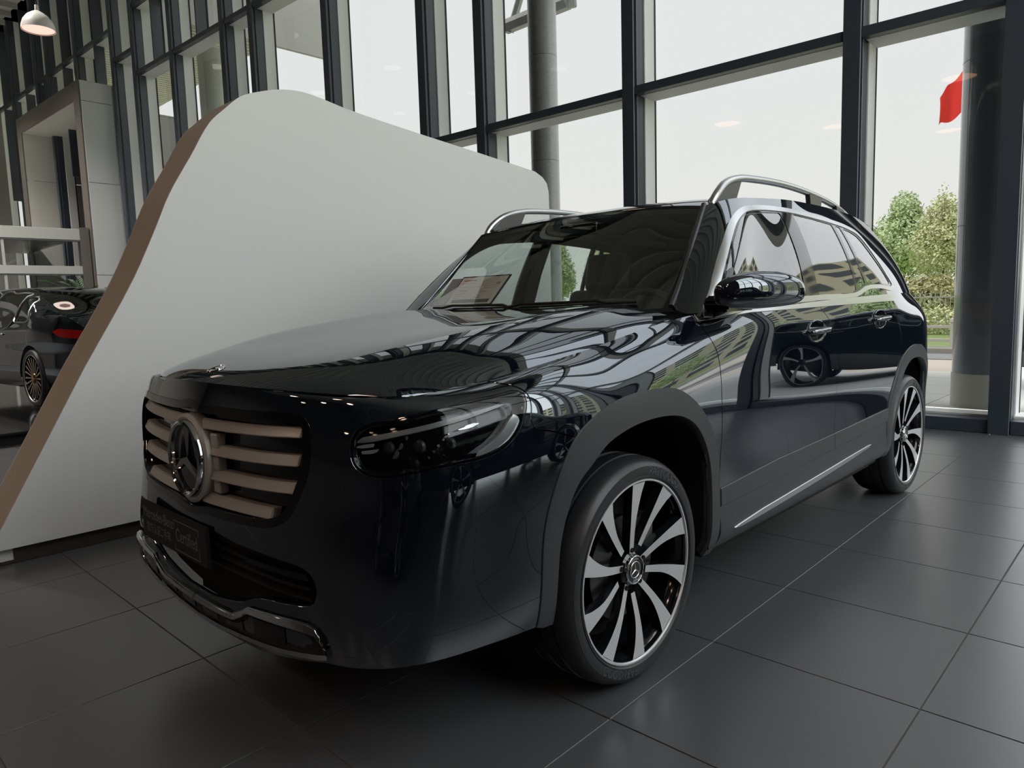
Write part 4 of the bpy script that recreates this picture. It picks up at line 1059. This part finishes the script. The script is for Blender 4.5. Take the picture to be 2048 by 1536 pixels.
for a in (0,math.pi,-math.pi/2): tubeobj('wheel_spoke',[(.04*math.sin(a),.04*math.cos(a),-.012),(.18*math.sin(a),.18*math.cos(a),0)],.012,LEATHER,sw,8)
softbox('interior_mirror',-.875,-.855,-.11,.11,1.505,1.56,GLOSSBLK,CAR,.009)
softbox('cabin_floor',-3.3,-.5,-.84,.84,.34,.40,MESHBLK,CAR,.01)
softbox('load_floor',-3.3,-2.45,-.72,.72,.40,.78,LINER,CAR,.02)
for sg in (1,-1):
    box('door_lining',-2.5,-.45,.80*sg,.84*sg,.42,1.13,LEATHER,CAR,b=.005)
    tubeobj('b_pillar_lining',[(-1.42,.86*sg,1.14),(-1.44,.79*sg,1.38),(-1.45,.705*sg,1.57)],.035,LINER,CAR,8)
    tubeobj('grab_rail',[(-.95,.60*sg,1.55),(-1.6,.63*sg,1.60),(-2.6,.62*sg,1.57)],.03,LINER,CAR,8)
    k=[]

# ================================================================= simple lofted cars for the background
def loft_car(name,label,loc,rotz,L,kind,paint,wheelr=.34,detail=True,group=None):
    """local frame: x forward from the tail, y left; built from stations of a half profile"""
    root=thing(name,label,'car',loc,(0,0,rotz),group)
    w=.93 if kind=='sedan' else .94
    if kind=='sedan':
        ST=[(0.0,.72,.30,.50,.72,.86,.93,.70,.955,.50,.965),(.10,.80,.24,.50,.72,.90,1.0,.76,1.03,.52,1.055),(.55,.90,.22,.50,.72,.96,1.01,.82,1.075,.55,1.10),(.95,.93,.22,.50,.72,.965,1.01,.83,1.10,.58,1.125),
            (1.35,.93,.22,.50,.72,.965,1.0,.80,1.20,.60,1.285),(1.75,.93,.22,.50,.72,.965,.995,.78,1.24,.61,1.41),(2.2,.93,.22,.50,.72,.965,.985,.77,1.24,.61,1.47),(2.8,.93,.22,.50,.72,.965,.97,.77,1.23,.61,1.49),(3.3,.93,.22,.50,.72,.96,.96,.77,1.22,.60,1.45),
            (3.75,.93,.22,.50,.72,.955,.955,.78,1.12,.58,1.24),(4.15,.925,.22,.50,.72,.94,.94,.79,1.0,.55,1.05),(4.7,.90,.22,.50,.70,.86,.86,.76,.93,.5,.98),(5.05,.82,.23,.48,.64,.76,.80,.66,.86,.4,.90),(5.22,.62,.28,.44,.58,.68,.72,.5,.76,.3,.78)]
        ws=(1.05,4.22); z0=.0
    else:
        ST=[(0.0,.74,.36,.60,.85,1.0,1.06,.72,1.10,.5,1.12),(.08,.86,.30,.60,.85,1.02,1.08,.78,1.16,.56,1.22),(.30,.93,.28,.60,.85,1.04,1.09,.82,1.30,.62,1.52),(.65,.93,.28,.60,.85,1.04,1.08,.81,1.36,.65,1.66),(1.4,.94,.28,.60,.85,1.03,1.07,.81,1.37,.66,1.70),
            (2.2,.94,.28,.60,.85,1.02,1.06,.81,1.36,.66,1.70),(2.75,.94,.28,.60,.85,1.01,1.05,.81,1.35,.65,1.66),(3.15,.94,.28,.60,.85,1.0,1.04,.82,1.24,.62,1.44),(3.5,.94,.28,.60,.84,.99,1.03,.84,1.10,.60,1.16),(4.0,.92,.28,.60,.82,.95,.99,.82,1.03,.58,1.07),(4.45,.86,.30,.55,.75,.88,.92,.74,.96,.5,.99),(4.65,.66,.34,.5,.66,.78,.82,.55,.86,.3,.88)]
        ws=(.95,3.72)
    k_=L/ST[-1][0]
    C=[]
    rows=10
    for r in range(rows):
        row=[]
        for (x,wd,zs,z1,z2,z3,z4,yu,zu,yr,zr) in ST:
            y,z={0:(wd*.93,zs),1:(wd*.985,zs+.10),2:(wd,z1),3:(wd*.995,z2),4:(wd*.99,z3-.04),5:(wd*.955,z4),6:(yu,zu),7:(yr,zr-.02),8:(yr*.55,zr+.015),9:(0,zr+.03)}[r]
            row.append((x*k_,y,z))
        C.append(row)
    S=orient(patch(C,120,50),(L/2,0,.6))
    for x in ws:
        S=clip(S,lambda s,x=x: np.where(s.V[:,1]>.5,np.hypot(s.V[:,0]-x*k_,s.V[:,2]-wheelr)-(wheelr+.045),1))
    xz=lambda s:s.V[:,[0,2]]
    if kind=='sedan':
        W=[crv([(1.18,1.055),(1.30,1.21),(1.52,1.33),(1.62,1.345),(1.66,1.05),(1.5,1.035)],3,True),crv([(1.70,1.05),(1.66,1.35),(2.1,1.405),(2.58,1.415),(2.62,1.04)],2,True),crv([(2.70,1.04),(2.66,1.415),(3.1,1.40),(3.45,1.27),(3.8,1.08),(3.8,1.03)],2,True)]
    else:
        W=[[(.45,1.12),(.62,1.50),(1.1,1.54),(1.1,1.12)],[(1.18,1.12),(1.18,1.545),(2.0,1.55),(2.0,1.11)],[(2.08,1.11),(2.08,1.55),(2.6,1.52),(3.15,1.14),(3.15,1.10)]]
    W=[np.array(w_)*np.array([k_,1]) for w_ in W]
    body=S
    for w_ in W: body=clip(body,lambda s,w_=w_: np.where(s.V[:,1]>.3,-sdpoly(xz(s),w_),1))
    RW=[(-.60,0),(.60,0)]
    xa,xb=((.98,1.62) if kind=='sedan' else (.10,.36)); fa,fb=((3.42,4.02) if kind=='sedan' else (2.86,3.42))
    zc=(1.13,1.40) if kind=='sedan' else (1.16,1.55)
    rear=lambda s: np.minimum(np.minimum(s.V[:,0]-xa*k_,xb*k_-s.V[:,0]),np.minimum(.565-np.abs(s.V[:,1]),s.V[:,2]-zc[0]))
    frn=lambda s: np.minimum(np.minimum(s.V[:,0]-fa*k_,fb*k_-s.V[:,0]),.60-np.abs(s.V[:,1]))
    bod=clip(clip(body,lambda s:-rear(s)),lambda s:-frn(s))
    surf('car_body',join(bod,mirror(bod)),paint,root)
    G_=glassmat('dark_car_glass',(.25,.29,.28),ior=1.7)
    for w_ in W:
        g=clip(S,lambda s,w_=w_: np.where(s.V[:,1]>.3,sdpoly(xz(s),w_),-1)); surf('side_window',g,G_,root); surf('side_window',mirror(g),G_,root)
        if detail:
            for sg in (1,-1):
                P=[]
                for (x,z) in (w_ if len(w_)>10 else crv(w_,3,True)):
                    m=S.V[:,1]>.3; k=np.argmin(((xz(S)-np.array([x,z]))**2).sum(1)+(~m)*9); P.append((x,(S.V[k][1]+.004)*sg,z))
                tubeobj('window_trim',P,.010,ALU,root,6,closed=True)
    for f_,nm in ((rear,'rear_window'),(frn,'windscreen')):
        g=clip(S,f_); surf(nm,join(g,mirror(g)),G_,root)
    box('cabin_lining',.25*k_,L-.7,-.70,.70,.30,.98,MESHBLK,root,b=.02)
    for x in ws:
        for sg in (1,-1):
            wd=.92
            a=obj('wheel',None,root,loc=(x*k_,sg*(wd-.11),wheelr)); sc=wheelr/.358
            t=obj('tyre',TY,a); t.scale=(sc,1,sc)
            r=obj('rim',RM,a); r.scale=(sc,1,sc)
            a.rotation_euler=(0,0,0 if sg>0 else math.pi)
            if detail:
                for q in range(5 if kind!='sedan' else 20):
                    me=SPL if kind!='sedan' else SPTHIN
                    sp=obj('spoke',me,a,rot=(0,2*math.pi*q/(5 if kind!='sedan' else 20),0)); sp.scale=(sc,1,sc)
                h=obj('hub_cap',HUB if kind!='sedan' else GOLDHUB,a)
            V,F=prism([(-(wheelr+.04),-.12)]+[(-(wheelr+.04)*math.cos(t),(wheelr+.04)*math.sin(t)) for t in np.linspace(0,math.pi,16)]+[(wheelr+.04,-.12)],-.02,.0,'y'); me=rawmesh('wheel_well',V,F,MESHBLK); fix(me); obj('wheel_well',me,a)
    # lamps, handles, bright strip
    def patchpiece(nm,poly,m,out=.006,xlim=None):
        g=clip(S,lambda s: np.where(s.V[:,1]>.25,sdpoly(xz(s),np.array(poly)*np.array([k_,1])),-1)); g=offset(g,out)
        if len(g.V): surf(nm,g,m,root,fl=.01); surf(nm,mirror(g),m,root,fl=.01)
    if kind=='sedan':
        patchpiece('tail_light',[(-.2,.80),(.28,.86),(.46,.93),(.30,.955),(-.2,.90)],RED,.004)
        patchpiece('sill_strip',[(1.55,.315),(3.75,.315),(3.75,.335),(1.55,.335)],ALU)
        patchpiece('waist_strip',[(1.1,1.005),(3.8,.975),(3.8,.99),(1.1,1.02)],ALU)
        patchpiece('door_handle',[(1.9,.875),(2.15,.875),(2.15,.90),(1.9,.90)],ALU,.02); patchpiece('door_handle',[(2.85,.865),(3.1,.865),(3.1,.89),(2.85,.89)],ALU,.02)
    else:
        patchpiece('tail_light',[(-.2,.92),(.28,.98),(.40,1.04),(.2,1.07),(-.2,1.06)],RED,.004)
        patchpiece('door_handle',[(1.3,.93),(1.55,.93),(1.55,.96),(1.3,.96)],ALU,.02)
    return root
# slim golden spokes for the saloon
GOLD=mat('gold_hub',(.60,.33,.13),rough=.22,metal=1)
def thin_spoke():
    V=[(-.006,.098,.06),(.006,.098,.06),(.011,.112,.25),(-.011,.112,.25),(-.006,.075,.06),(.006,.075,.06),(.011,.095,.25),(-.011,.095,.25)]
    me=rawmesh('thin_spoke',V,[(0,1,2,3),(7,6,5,4),(0,4,5,1),(1,5,6,2),(2,6,7,3),(3,7,4,0)],mat('bronze_spoke',(.42,.33,.27),rough=.22,metal=1)); fix(me); return me
SPTHIN=thin_spoke()
V,F=lathe_mesh([(0,.118),(.035,.116),(.06,.105),(.075,.085),(.0,.08)],32,'y'); GOLDHUB=rawmesh('gold_hub',V,F,GOLD,smooth=True); fix(GOLDHUB)
PL=thing('display_platform','low glossy black marble platform under the black saloon','platform',(-.9,-9.6,0))
MARB=mat('black_marble',(.012,.012,.013),rough=.08,var=.9,vscale=1.3,coat=.3)
box('platform_top',-3.3,2.6,-5.2,3.6,.10,.125,MARB,PL,b=.004); box('platform_base',-3.25,2.55,-5.15,3.55,.0,.10,MATTE,PL,b=0)
hd=math.radians(-84.5)
# rear axle of the saloon stands at (-1.25,-8.35)
sx_,sy_=-1.25,-8.10
loft_car('saloon_car','glossy black saloon with chrome window trims behind the white partition','x' and (sx_-1.05*math.cos(hd),sy_-1.05*math.sin(hd),.132),hd,5.22,'sedan',PAINT,wheelr=.355)

# ================================================================= palm behind the saloon
LEAF=mat('palm_green',(.035,.085,.028),rough=.5)
pot=thing('potted_palm','green feathery potted palm behind the black saloon','plant',(-2.95,-15.2,0))
lathe('pot',[(0,0),(.20,0),(.26,.5),(.27,.52),(.24,.52),(.22,.46),(0,.46)],mat('pot_grey',(.25,.25,.25),rough=.5),pot,n=28)
rp=random.Random(3)
for k in range(13):
    az=rp.uniform(0,6.28); ln=rp.uniform(.7,1.25); el=rp.uniform(.9,1.4) if k%3 else rp.uniform(.35,.7)
    pts=[]; 
    for i in range(9):
        t=i/8; r=ln*t*math.cos(el)+.18*t*t*ln; z=1.35+ln*1.15*t*math.sin(el)-.42*t*t*ln
        pts.append(Vector((r*math.cos(az),r*math.sin(az),z)))
    pts[0]=Vector((0,0,.5))
    V=[];F=[]
    a,b=tube([tuple(p_) for p_ in pts],.007,5); V+=a; F+=b
    side=Vector((-math.sin(az),math.cos(az),0))
    for i in range(2,9):
        for sg in (1,-1):
            for j in (0,.5):
                p0=pts[i]*(1-j)+pts[i-1]*j; d=(pts[i]-pts[i-1]).normalized(); tip=p0+d*.16+side*sg*.15*(1.1-i/12)+Vector((0,0,-.05))
                m_=len(V); V+=[p0,p0+d*.022,tip,p0-Vector((0,0,.006))]; F+=[(m_,m_+1,m_+2),(m_,m_+2,m_+3)]
    obj('frond',rawmesh('frond',V,F,LEAF),pot)

# ================================================================= price card on the dashboard
card=thing('price_card','tilted pinkish price card in a black frame behind the windscreen','card',(-.62,-.40,1.18))
CA,CB,CC=np.array([-.40,-.47,1.186]),np.array([-.535,-.565,1.325]),np.array([-.545,-.25,1.330])
def cardquad(u0,u1,v0,v1,out):
    n=np.cross(EU,EV); n/=np.linalg.norm(n); return [O_+EU*u+EV*v+n*out for u,v in ((u0,v0),(u1,v0),(u1,v1),(u0,v1))]
O_=np.array([-.50,-.549,1.204]); EU=np.array([-.02,.29,0.0]); EV=np.array([-.10,.035,.128])
def cq(name,u0,u1,v0,v1,o0,o1,m):
    a=cardquad(u0,u1,v0,v1,o0)+cardquad(u0,u1,v0,v1,o1); a=[p_-np.array([-.62,-.40,1.18]) for p_ in a]
    me=rawmesh(name,a,[(3,2,1,0),(4,5,6,7),(0,1,5,4),(1,2,6,5),(2,3,7,6),(3,0,4,7)],m); fix(me); return obj(name,me,card)
cq('card_frame',-.03,1.03,0,1.05,-.006,-.001,GLOSSBLK)
cq('card_sheet',0,1,.0,1,-.001,.001,mat('pink_paper',(.56,.47,.42),rough=.6))
cq('card_side',-.27,-.02,0,1,-.006,-.002,mat('grey_leaflet',(.20,.20,.21),rough=.6))
INK=mat('brown_ink',(.16,.12,.10),rough=.7)
cq('footer_band',.10,.93,.05,.17,.001,.0015,mat('dark_footer',(.06,.055,.05)))
for u0,u1,v,h in ((.06,.36,.86,.035),(.06,.38,.77,.008),(.55,.86,.66,.008),(.06,.40,.63,.008),(.42,.55,.63,.010),(.62,.88,.58,.008),(.12,.30,.52,.012),(.12,.30,.47,.012),(.60,.78,.44,.01),(.08,.3,.38,.008),(.08,.24,.31,.01),(.56,.74,.31,.008),(.55,.68,.23,.02),(.08,.2,.24,.01)):
    cq('printed_line',u0,u1,v,v+h,.001,.0014,INK)
for i in range(3): cq('printed_block',.84+.0*i,.93,.70+.03*i,.72+.03*i,.001,.0014,INK)

# ================================================================= outside
GRASS=mat('lawn',(.26,.34,.12),rough=.9,var=.35,vscale=.8); PAVE=mat('pale_paving',(.82,.80,.74),rough=.7,var=.08,vscale=.5); BROWN=mat('brown_paving',(.66,.58,.50),rough=.75,var=.12,vscale=.7); ROAD=mat('asphalt',(.32,.32,.33),rough=.8,var=.1,vscale=1)
def ground(name,x0,x1,y0,y1,z,m):
    return obj(name,rawmesh(name,[(x0,y0,z),(x1,y0,z),(x1,y1,z),(x0,y1,z)],[(0,1,2,3)],m),kind='structure')
ground('terrain',-220,200,-220,220,-.16,GRASS)
pvg=ground('pavement',-10.4,-3.2,-40,40,-.10,BROWN)
tn=0
for i in range(5):
    for j in range(-14,6):
        x0=-6.0-i*.95-.0; y0=j*1.1; box('paving_slab',x0-.94,x0,y0,y0+1.09,-.09,-.03,PAVE,pvg,b=.004)
ground('brown_drive',-14.2,-10.0,-60,40,-.055,BROWN); ground('kerb_road',-14.6,-13.2,-60,40,-.045,ROAD)
ground('pavement_side',-30,40,9.2,16,-.08,BROWN); ground('road_side',-60,80,16,24,-.075,ROAD)
def kerb(x0,x1,z,nm='kerb_strip'): return box(nm,x0,x1,-60,30,-.1,z,mat('concrete_kerb',(.40,.38,.34),rough=.8),b=.01,kind='structure')
kerb(-15.3,-14.6,.06); kerb(-26.6,-26.2,.20,'low_wall')
# white post-and-rail barrier
WHT=mat('white_paint',(.62,.60,.56),rough=.6)
bar=thing('low_barrier','low white post-and-rail barrier beside the lawn outside','fence',(-15.0,-2,.06))
ys=[-11+1.9*i for i in range(7)]
for y in ys:
    lathe('barrier_post',[(0,0),(.085,0),(.08,.04),(.08,.50),(.095,.52),(.085,.58),(.05,.60),(0,.60)],WHT,bar,n=16,loc=(0,y+2,0))
for z in (.14,.42): box('barrier_rail',-.03,.03,-9,2.8,z-.03,z+.03,WHT,bar,b=.004)
# tall metal fence
fen=thing('railing_fence','tall pale metal railing fence on a low wall before the trees','fence',(-27,-6,.28))
FG=mat('fence_grey',(.42,.47,.43),rough=.5)
for i in range(150): 
    y=-12+i*.16; box('railing_bar',-.012,.012,y-.012,y+.012,0,.92,FG,fen,b=0)
for z in (.12,.74): box('railing_rail',-.025,.025,-12,12,z-.02,z+.02,FG,fen,b=0)
for i in range(9): box('railing_post',-.045,.045,-12+i*3-.045,-12+i*3+.045,0,1.0,FG,fen,b=.005)
# foliage
def leafmat(nm,c):
    m=mat(nm,c,rough=.6,var=.45,vscale=1.4); b=m.node_tree.nodes['Principled BSDF']
    b.inputs['Subsurface Weight'].default_value=0
    return m
LG=[leafmat('leaf_green',(.56,.66,.38)),leafmat('leaf_bright',(.68,.72,.42)),leafmat('leaf_grey_green',(.58,.65,.44)),leafmat('leaf_olive',(.52,.50,.26))]
BARK=mat('bark',(.16,.13,.10),rough=.9,bump=.5,bscale=12)
def leaves(blobs,n,size,seed):
    r=np.random.default_rng(seed); tot=sum(b[3]*b[4]*b[5] for b in blobs); V=[];F=[]
    for (cx,cy,cz,a,b,c) in blobs:
        k=int(n*a*b*c/tot)
        d=r.normal(size=(k,3)); d/=np.linalg.norm(d,axis=1,keepdims=True); rad=r.uniform(.55,1.0,k)**.5
        # lumpy surface
        lump=1+.16*np.sin(d[:,0]*7+cx*3)*np.cos(d[:,2]*6+cz)+.10*np.sin(d[:,1]*13+d[:,2]*9)
        P=np.array([cx,cy,cz])+d*np.array([a,b,c])*(rad*lump)[:,None]
        s=size*r.uniform(.6,1.3,k)
        u=r.normal(size=(k,3)); u/=np.linalg.norm(u,axis=1,keepdims=True); w=np.cross(u,d+.4*r.normal(size=(k,3))); w/=np.linalg.norm(w,axis=1,keepdims=True)+1e-9
        o=len(V)
        Q=np.stack([P-u*s[:,None],P+w*s[:,None]*.6,P+u*s[:,None],P-w*s[:,None]*.6],1).reshape(-1,3)
        V+=Q.tolist(); F+=[(o+4*i,o+4*i+1,o+4*i+2,o+4*i+3) for i in range(k)]
    return V,F
def tree_meshes(kind,seed):
    r=random.Random(seed); H={0:7.0,1:8.2,2:6.4}[kind]
    V,F=[],[]
    a,b=tube([(0,0,-.2),(.05,.02,H*.2),(-.03,.04,H*.45),(.04,0,H*.85)],[.14,.12,.09,.03],8); V+=a;F+=b
    for k in range(7):
        az=r.uniform(0,6.28); z=H*(.28+.07*k); L_=H*.20
        a,b=tube([(0,0,z),(L_*.5*math.cos(az),L_*.5*math.sin(az),z+L_*.55),(L_*.9*math.cos(az),L_*.9*math.sin(az),z+L_*1.3)],[.05,.035,.015],5); o=len(V); V+=a; F+=[tuple(i+o for i in f) for f in b]
    tr=rawmesh('trunk',V,F,BARK,smooth=True)
    bl=[]
    for k in range(9):
        t=k/8; z=H*(.52+.40*t); R=H*.205*(1-.45*t)*(.8+.4*r.random()); az=r.uniform(0,6.28); off=H*.085*(1-t)
        bl.append((off*math.cos(az),off*math.sin(az),z,R,R,R*1.15))
    if kind==1: bl.append((0,0,H*1.0,H*.05,H*.05,H*.10))
    V,F=leaves(bl,11000,.10,seed); fo=rawmesh('foliage',V,F,LG[kind%3])
    return tr,fo
TM=[tree_meshes(k,10+k) for k in range(3)]
def tree(x,y,kind,sc,label,group=None,rot=0):
    t=thing('broadleaf_tree',label,'tree',(x,y,-.1),(0,0,rot),group); t.scale=(sc,sc,sc)
    obj('trunk',TM[kind][0],t); obj('foliage',TM[kind][1],t,kind='stuff')
pr=lambda X,d: None
def atpx(X,d):
    """floor point at distance d along the azimuth of picture column X"""
    az=math.radians(-135.885)-math.atan((X-1024)/1422.877); return 1.798+d*math.cos(az),2.119+d*math.sin(az)
TR=[(1728,60,2,1.0,'pale green tree just right of the glass wall post above the car tail'),(1808,49,0,.98,'rounded leafy tree, left of the two tallest by the outdoor column'),(1884,38,1,.68,'tall pointed leafy tree directly left of the outdoor column'),(2060,38,1,.78,'leafy tree at the far right edge beyond the last post')]
for X,d,k,s_,lb in TR:
    x,y=atpx(X,d); tree(x,y,k,s_,lb,rot=X)
for i,(X,d,k,s_) in enumerate([(1120,44,0,.7),(1215,54,1,.7),(1300,44,2,.72),(1400,54,2,.75),(1020,54,1,.75)]):
    x,y=atpx(X,d); tree(x,y,k,s_,'leafy green tree seen only through the cabin of the large SUV','trees behind the large SUV cabin',rot=i*1.3)
# trees mirrored in the car side
for i,(x,y,k,s_) in enumerate([(-36,10,0,1.0),(-39,17,2,.9),(-35,25,0,1.05),(-42,32,1,.85),(-36,41,2,1.0),(-30,50,0,1.05)]):
    tree(x,y,k,s_,'leafy street tree outside the right-hand end of the glass wall, mirrored in the car doors','trees outside the right-hand end of the glass wall',rot=i*.9)
def shrub(x,y,a,b,h,m,n,label,group=None,size=.07,seed=1,nm='round_bush'):
    t=thing(nm,label,'bush',(x,y,0),group=group)
    V,F=leaves([(0,0,h*.5,a,b,h*.55),(a*.45,b*.3,h*.42,a*.6,b*.6,h*.45),(-a*.4,-b*.35,h*.45,a*.6,b*.6,h*.45)],n,size,seed); obj('foliage',rawmesh('foliage',V,F,m),t,kind='stuff')
    V,F=tube([(0,0,-.1),(0,0,h*.5)],.06,6); obj('stem',rawmesh('stem',V,F,BARK),t)
x,y=atpx(1858,34); shrub(x,y,1.2,1.3,1.75,LG[3],9000,'round olive bush behind the railing fence, below the trees',size=.08)
x,y=atpx(2052,31); shrub(x,y,1.2,1.3,1.8,LG[3],6000,'olive bush behind the railing at the far right edge',size=.08,seed=2)
hz=thing('clipped_hedge','low yellow-green hedge in front of the railing fence','hedge',(-24.3,-6,0))
V,F=leaves([(0,-9+k*1.6,.28,.6,1.0,.42) for k in range(12)],14000,.06,5); obj('hedge_leaves',rawmesh('hedge_leaves',V,F,LG[1]),hz,kind='stuff')
V=[];F=[]
rr=random.Random(4)
for k in range(160):
    y=-10+rr.random()*19; x=1.2+rr.random()*.5; a,b=tube([(x,y,-.1),(x+rr.uniform(-.1,.1),y+rr.uniform(-.2,.2),rr.uniform(.5,.9))],.012,4); o=len(V); V+=a; F+=[tuple(i+o for i in f) for f in b]
obj('bare_twigs',rawmesh('bare_twigs',V,F,mat('twig_grey',(.30,.27,.22),rough=.9)),hz,kind='stuff')
# outdoor columns with mirror-dark cladding
COLD=mat('polished_column_cladding',(.30,.34,.39),rough=.10,spec=.8,coat=.6); STONE=mat('pale_stone',(.78,.76,.70),rough=.5,var=.15,vscale=2); STRP=mat('brushed_edge',(.55,.57,.56),rough=.3,metal=.5)
def column(x,y,R,label,base=.50,top=9.6):
    c=thing('round_column',label,'column',(x,y,-.03))
    lathe('column_shaft',[(R*.985,base),(R*.985,top)],COLD,c,n=64,auto=False)
    lathe('stone_base',[(R,0),(R,base),(R*.97,base)],STONE,c,n=64)
    for z in (1.9,3.55,5.2): lathe('joint_ring',[(R*.987,z),(R*.99,z+.004),(R*.987,z+.008)],mat('joint_grey',(.3,.32,.33)),c,n=64,auto=False)
    return c
column(-7.12,.50,.315,'polished dark round column with pale stone base outside the right window',.36)
cc=column(-7.35,-5.83,.235,'weathered grey round column outside, just above the right end of the partition',.5)
cc2=column(-7.9,-19.0,.45,'broad pale column outside the tall narrow windows at the left',.5,8.8)
for o in cc2.children: o.data.materials[0]=mat('pale_column_paint',(.85,.87,.86),rough=.5)
for o in cc.children:
    if o.name.startswith('column_shaft'): o.data.materials[0]=mat('spotted_metal',(.84,.86,.87),rough=.35,metal=.1,var=.3,vscale=30)
# canopy lattice outside, upper centre
can=thing('canopy_truss','grey steel canopy truss outside the glass at top centre','truss',(-8.2,-6,6.2))
CG=mat('canopy_grey',(.60,.61,.61),rough=.6)
def beam(nm,a,b,r=.08): tubeobj(nm,[a,b],r,CG,can,6)
beam('lower_chord',(0,-1.45,.12),(0,.05,.12),.13); beam('upper_chord',(0,-1.45,1.6),(0,.05,1.6),.10)
for y0 in (-1.35,-.7): beam('diagonal',(0,y0,.0),(0,y0+.75,1.45),.07); beam('upright',(0,y0+.75,1.45),(0,y0+.85,0),.06)
lathe('dish',[(0,0),(.25,.03),(.42,.12),(.45,.2),(0,.2)],CG,can,n=24,loc=(.5,.95,.22))
# white slatted soffit outside, upper left
sof=thing('outdoor_soffit','white slatted canopy soffit outside the upper left windows','canopy',(-7.5,-21,9.4))
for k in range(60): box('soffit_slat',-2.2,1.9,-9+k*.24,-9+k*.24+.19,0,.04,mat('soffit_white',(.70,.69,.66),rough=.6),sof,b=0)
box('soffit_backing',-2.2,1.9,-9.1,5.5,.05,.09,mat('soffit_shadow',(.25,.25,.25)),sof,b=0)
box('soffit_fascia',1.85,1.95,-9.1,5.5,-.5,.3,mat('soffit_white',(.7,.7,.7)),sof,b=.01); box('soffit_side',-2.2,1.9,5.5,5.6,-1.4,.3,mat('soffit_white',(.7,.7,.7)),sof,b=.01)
ob=thing('entrance_block','pale grey panelled block outside the tall left windows','building part',(-7.6,-16.6,0))
for j in range(5): box('wall_panel',-.8,.8,-.9,.9,j*1.15,j*1.15+1.14,mat('grey_cladding',(.40,.42,.43),rough=.5),ob,b=.01)
# flag
fx,fy=atpx(1926,23.5); fl_=thing('red_flag','bright red flag flying outside beside the mirror-dark column','flag',(fx,fy,0))
tubeobj('flagpole',[(0,0,-.1),(0,0,8.2)],.05,mat('pole_grey',(.5,.5,.5),rough=.4,metal=.5),fl_,8)
V=[];F=[];nu,nv=18,8
dx=Vector((math.cos(math.radians(-135.9+90)),math.sin(math.radians(-135.9+90)),0))   # towards the picture's left
for i in range(nu):
    for j in range(nv):
        u=i/(nu-1); v=j/(nv-1); wob=.12*math.sin(u*7+v*1.5)*u
        p_=dx*(.05+.84*u)*-1 if False else dx*(.05+.84*u)
        z=6.05+v*1.22-u*(.42+.45*v)+.06*math.sin(u*9+v)
        V.append((p_.x+math.cos(.8)*wob,p_.y+math.sin(.8)*wob,z))
for i in range(nu-1):
    for j in range(nv-1): a=i*nv+j; F.append((a,a+1,a+nv+1,a+nv))
obj('flag_cloth',rawmesh('flag_cloth',V,F,mat('flag_red',(.95,.045,.035),rough=.7),smooth=True),fl_)
# parked cars outside at the right edge
x,y=atpx(2100,14.0); loft_car('silver_hatchback','silver-white car parked outside at the far right edge, behind the dark one',(x-1.2,y+2.3,-.05),math.radians(-62+180),4.4,'suv',mat('silver_paint',(.62,.63,.66),rough=.2,metal=.4,coat=1),detail=False)
x,y=atpx(2060,10.6); loft_car('dark_green_car','dark green car parked outside at the far right edge, nearest the glass',(x-.3,y+4.2,-.05),math.radians(-100),4.5,'suv',mat('dark_green_paint',(.012,.028,.030),rough=.06,coat=1),detail=True)
# buildings beyond the side glazing and the rear lawn (mostly seen mirrored)
def block(x,y,L_,W_,H_,rot,label,fl_n,group=None):
    b=thing('office_block',label,'building',(x,y,-.1),(0,0,rot),group)
    box('facade',-L_/2,L_/2,-W_/2,W_/2,0,H_,mat('beige_facade',(.50,.45,.36),rough=.8),b,b=.05)
    wm=mat('office_glass',(.06,.075,.085),rough=.1)
    n=max(3,int(L_/4))
    bmw=bevbox(-1.3,1.3,-.06,.06,-.8,.8,.01); me=bpy.data.meshes.new('window'); bmw.to_mesh(me); bmw.free(); me.materials.append(wm)
    for f in range(fl_n):
        for k in range(n): obj('window',me,b,loc=(-L_/2+(k+.5)*L_/n,-W_/2-.03,1.6+f*H_/fl_n))
block(-78,44,52,14,22,1.15,'tall beige office block outside to the right, mirrored in the rear door window',8)
block(-66,92,56,14,18,.75,'long beige office block outside to the right, mirrored in the front door',6)

# showroom cars standing behind the photographer's left, mirrored in the doors and the front wing
loft_car('showroom_suv','black showroom SUV out of frame by the side glazing, mirrored in the front wing','x' and (7.0,4.3,0),math.pi,4.65,'suv',PAINT,detail=True)
loft_car('showroom_suv','dark blue showroom SUV out of frame by the side glazing, mirrored low in the doors',(1.6,4.6,0),math.pi,4.65,'suv',mat('dark_blue_paint',(.006,.010,.022),rough=.03,coat=1),detail=True)
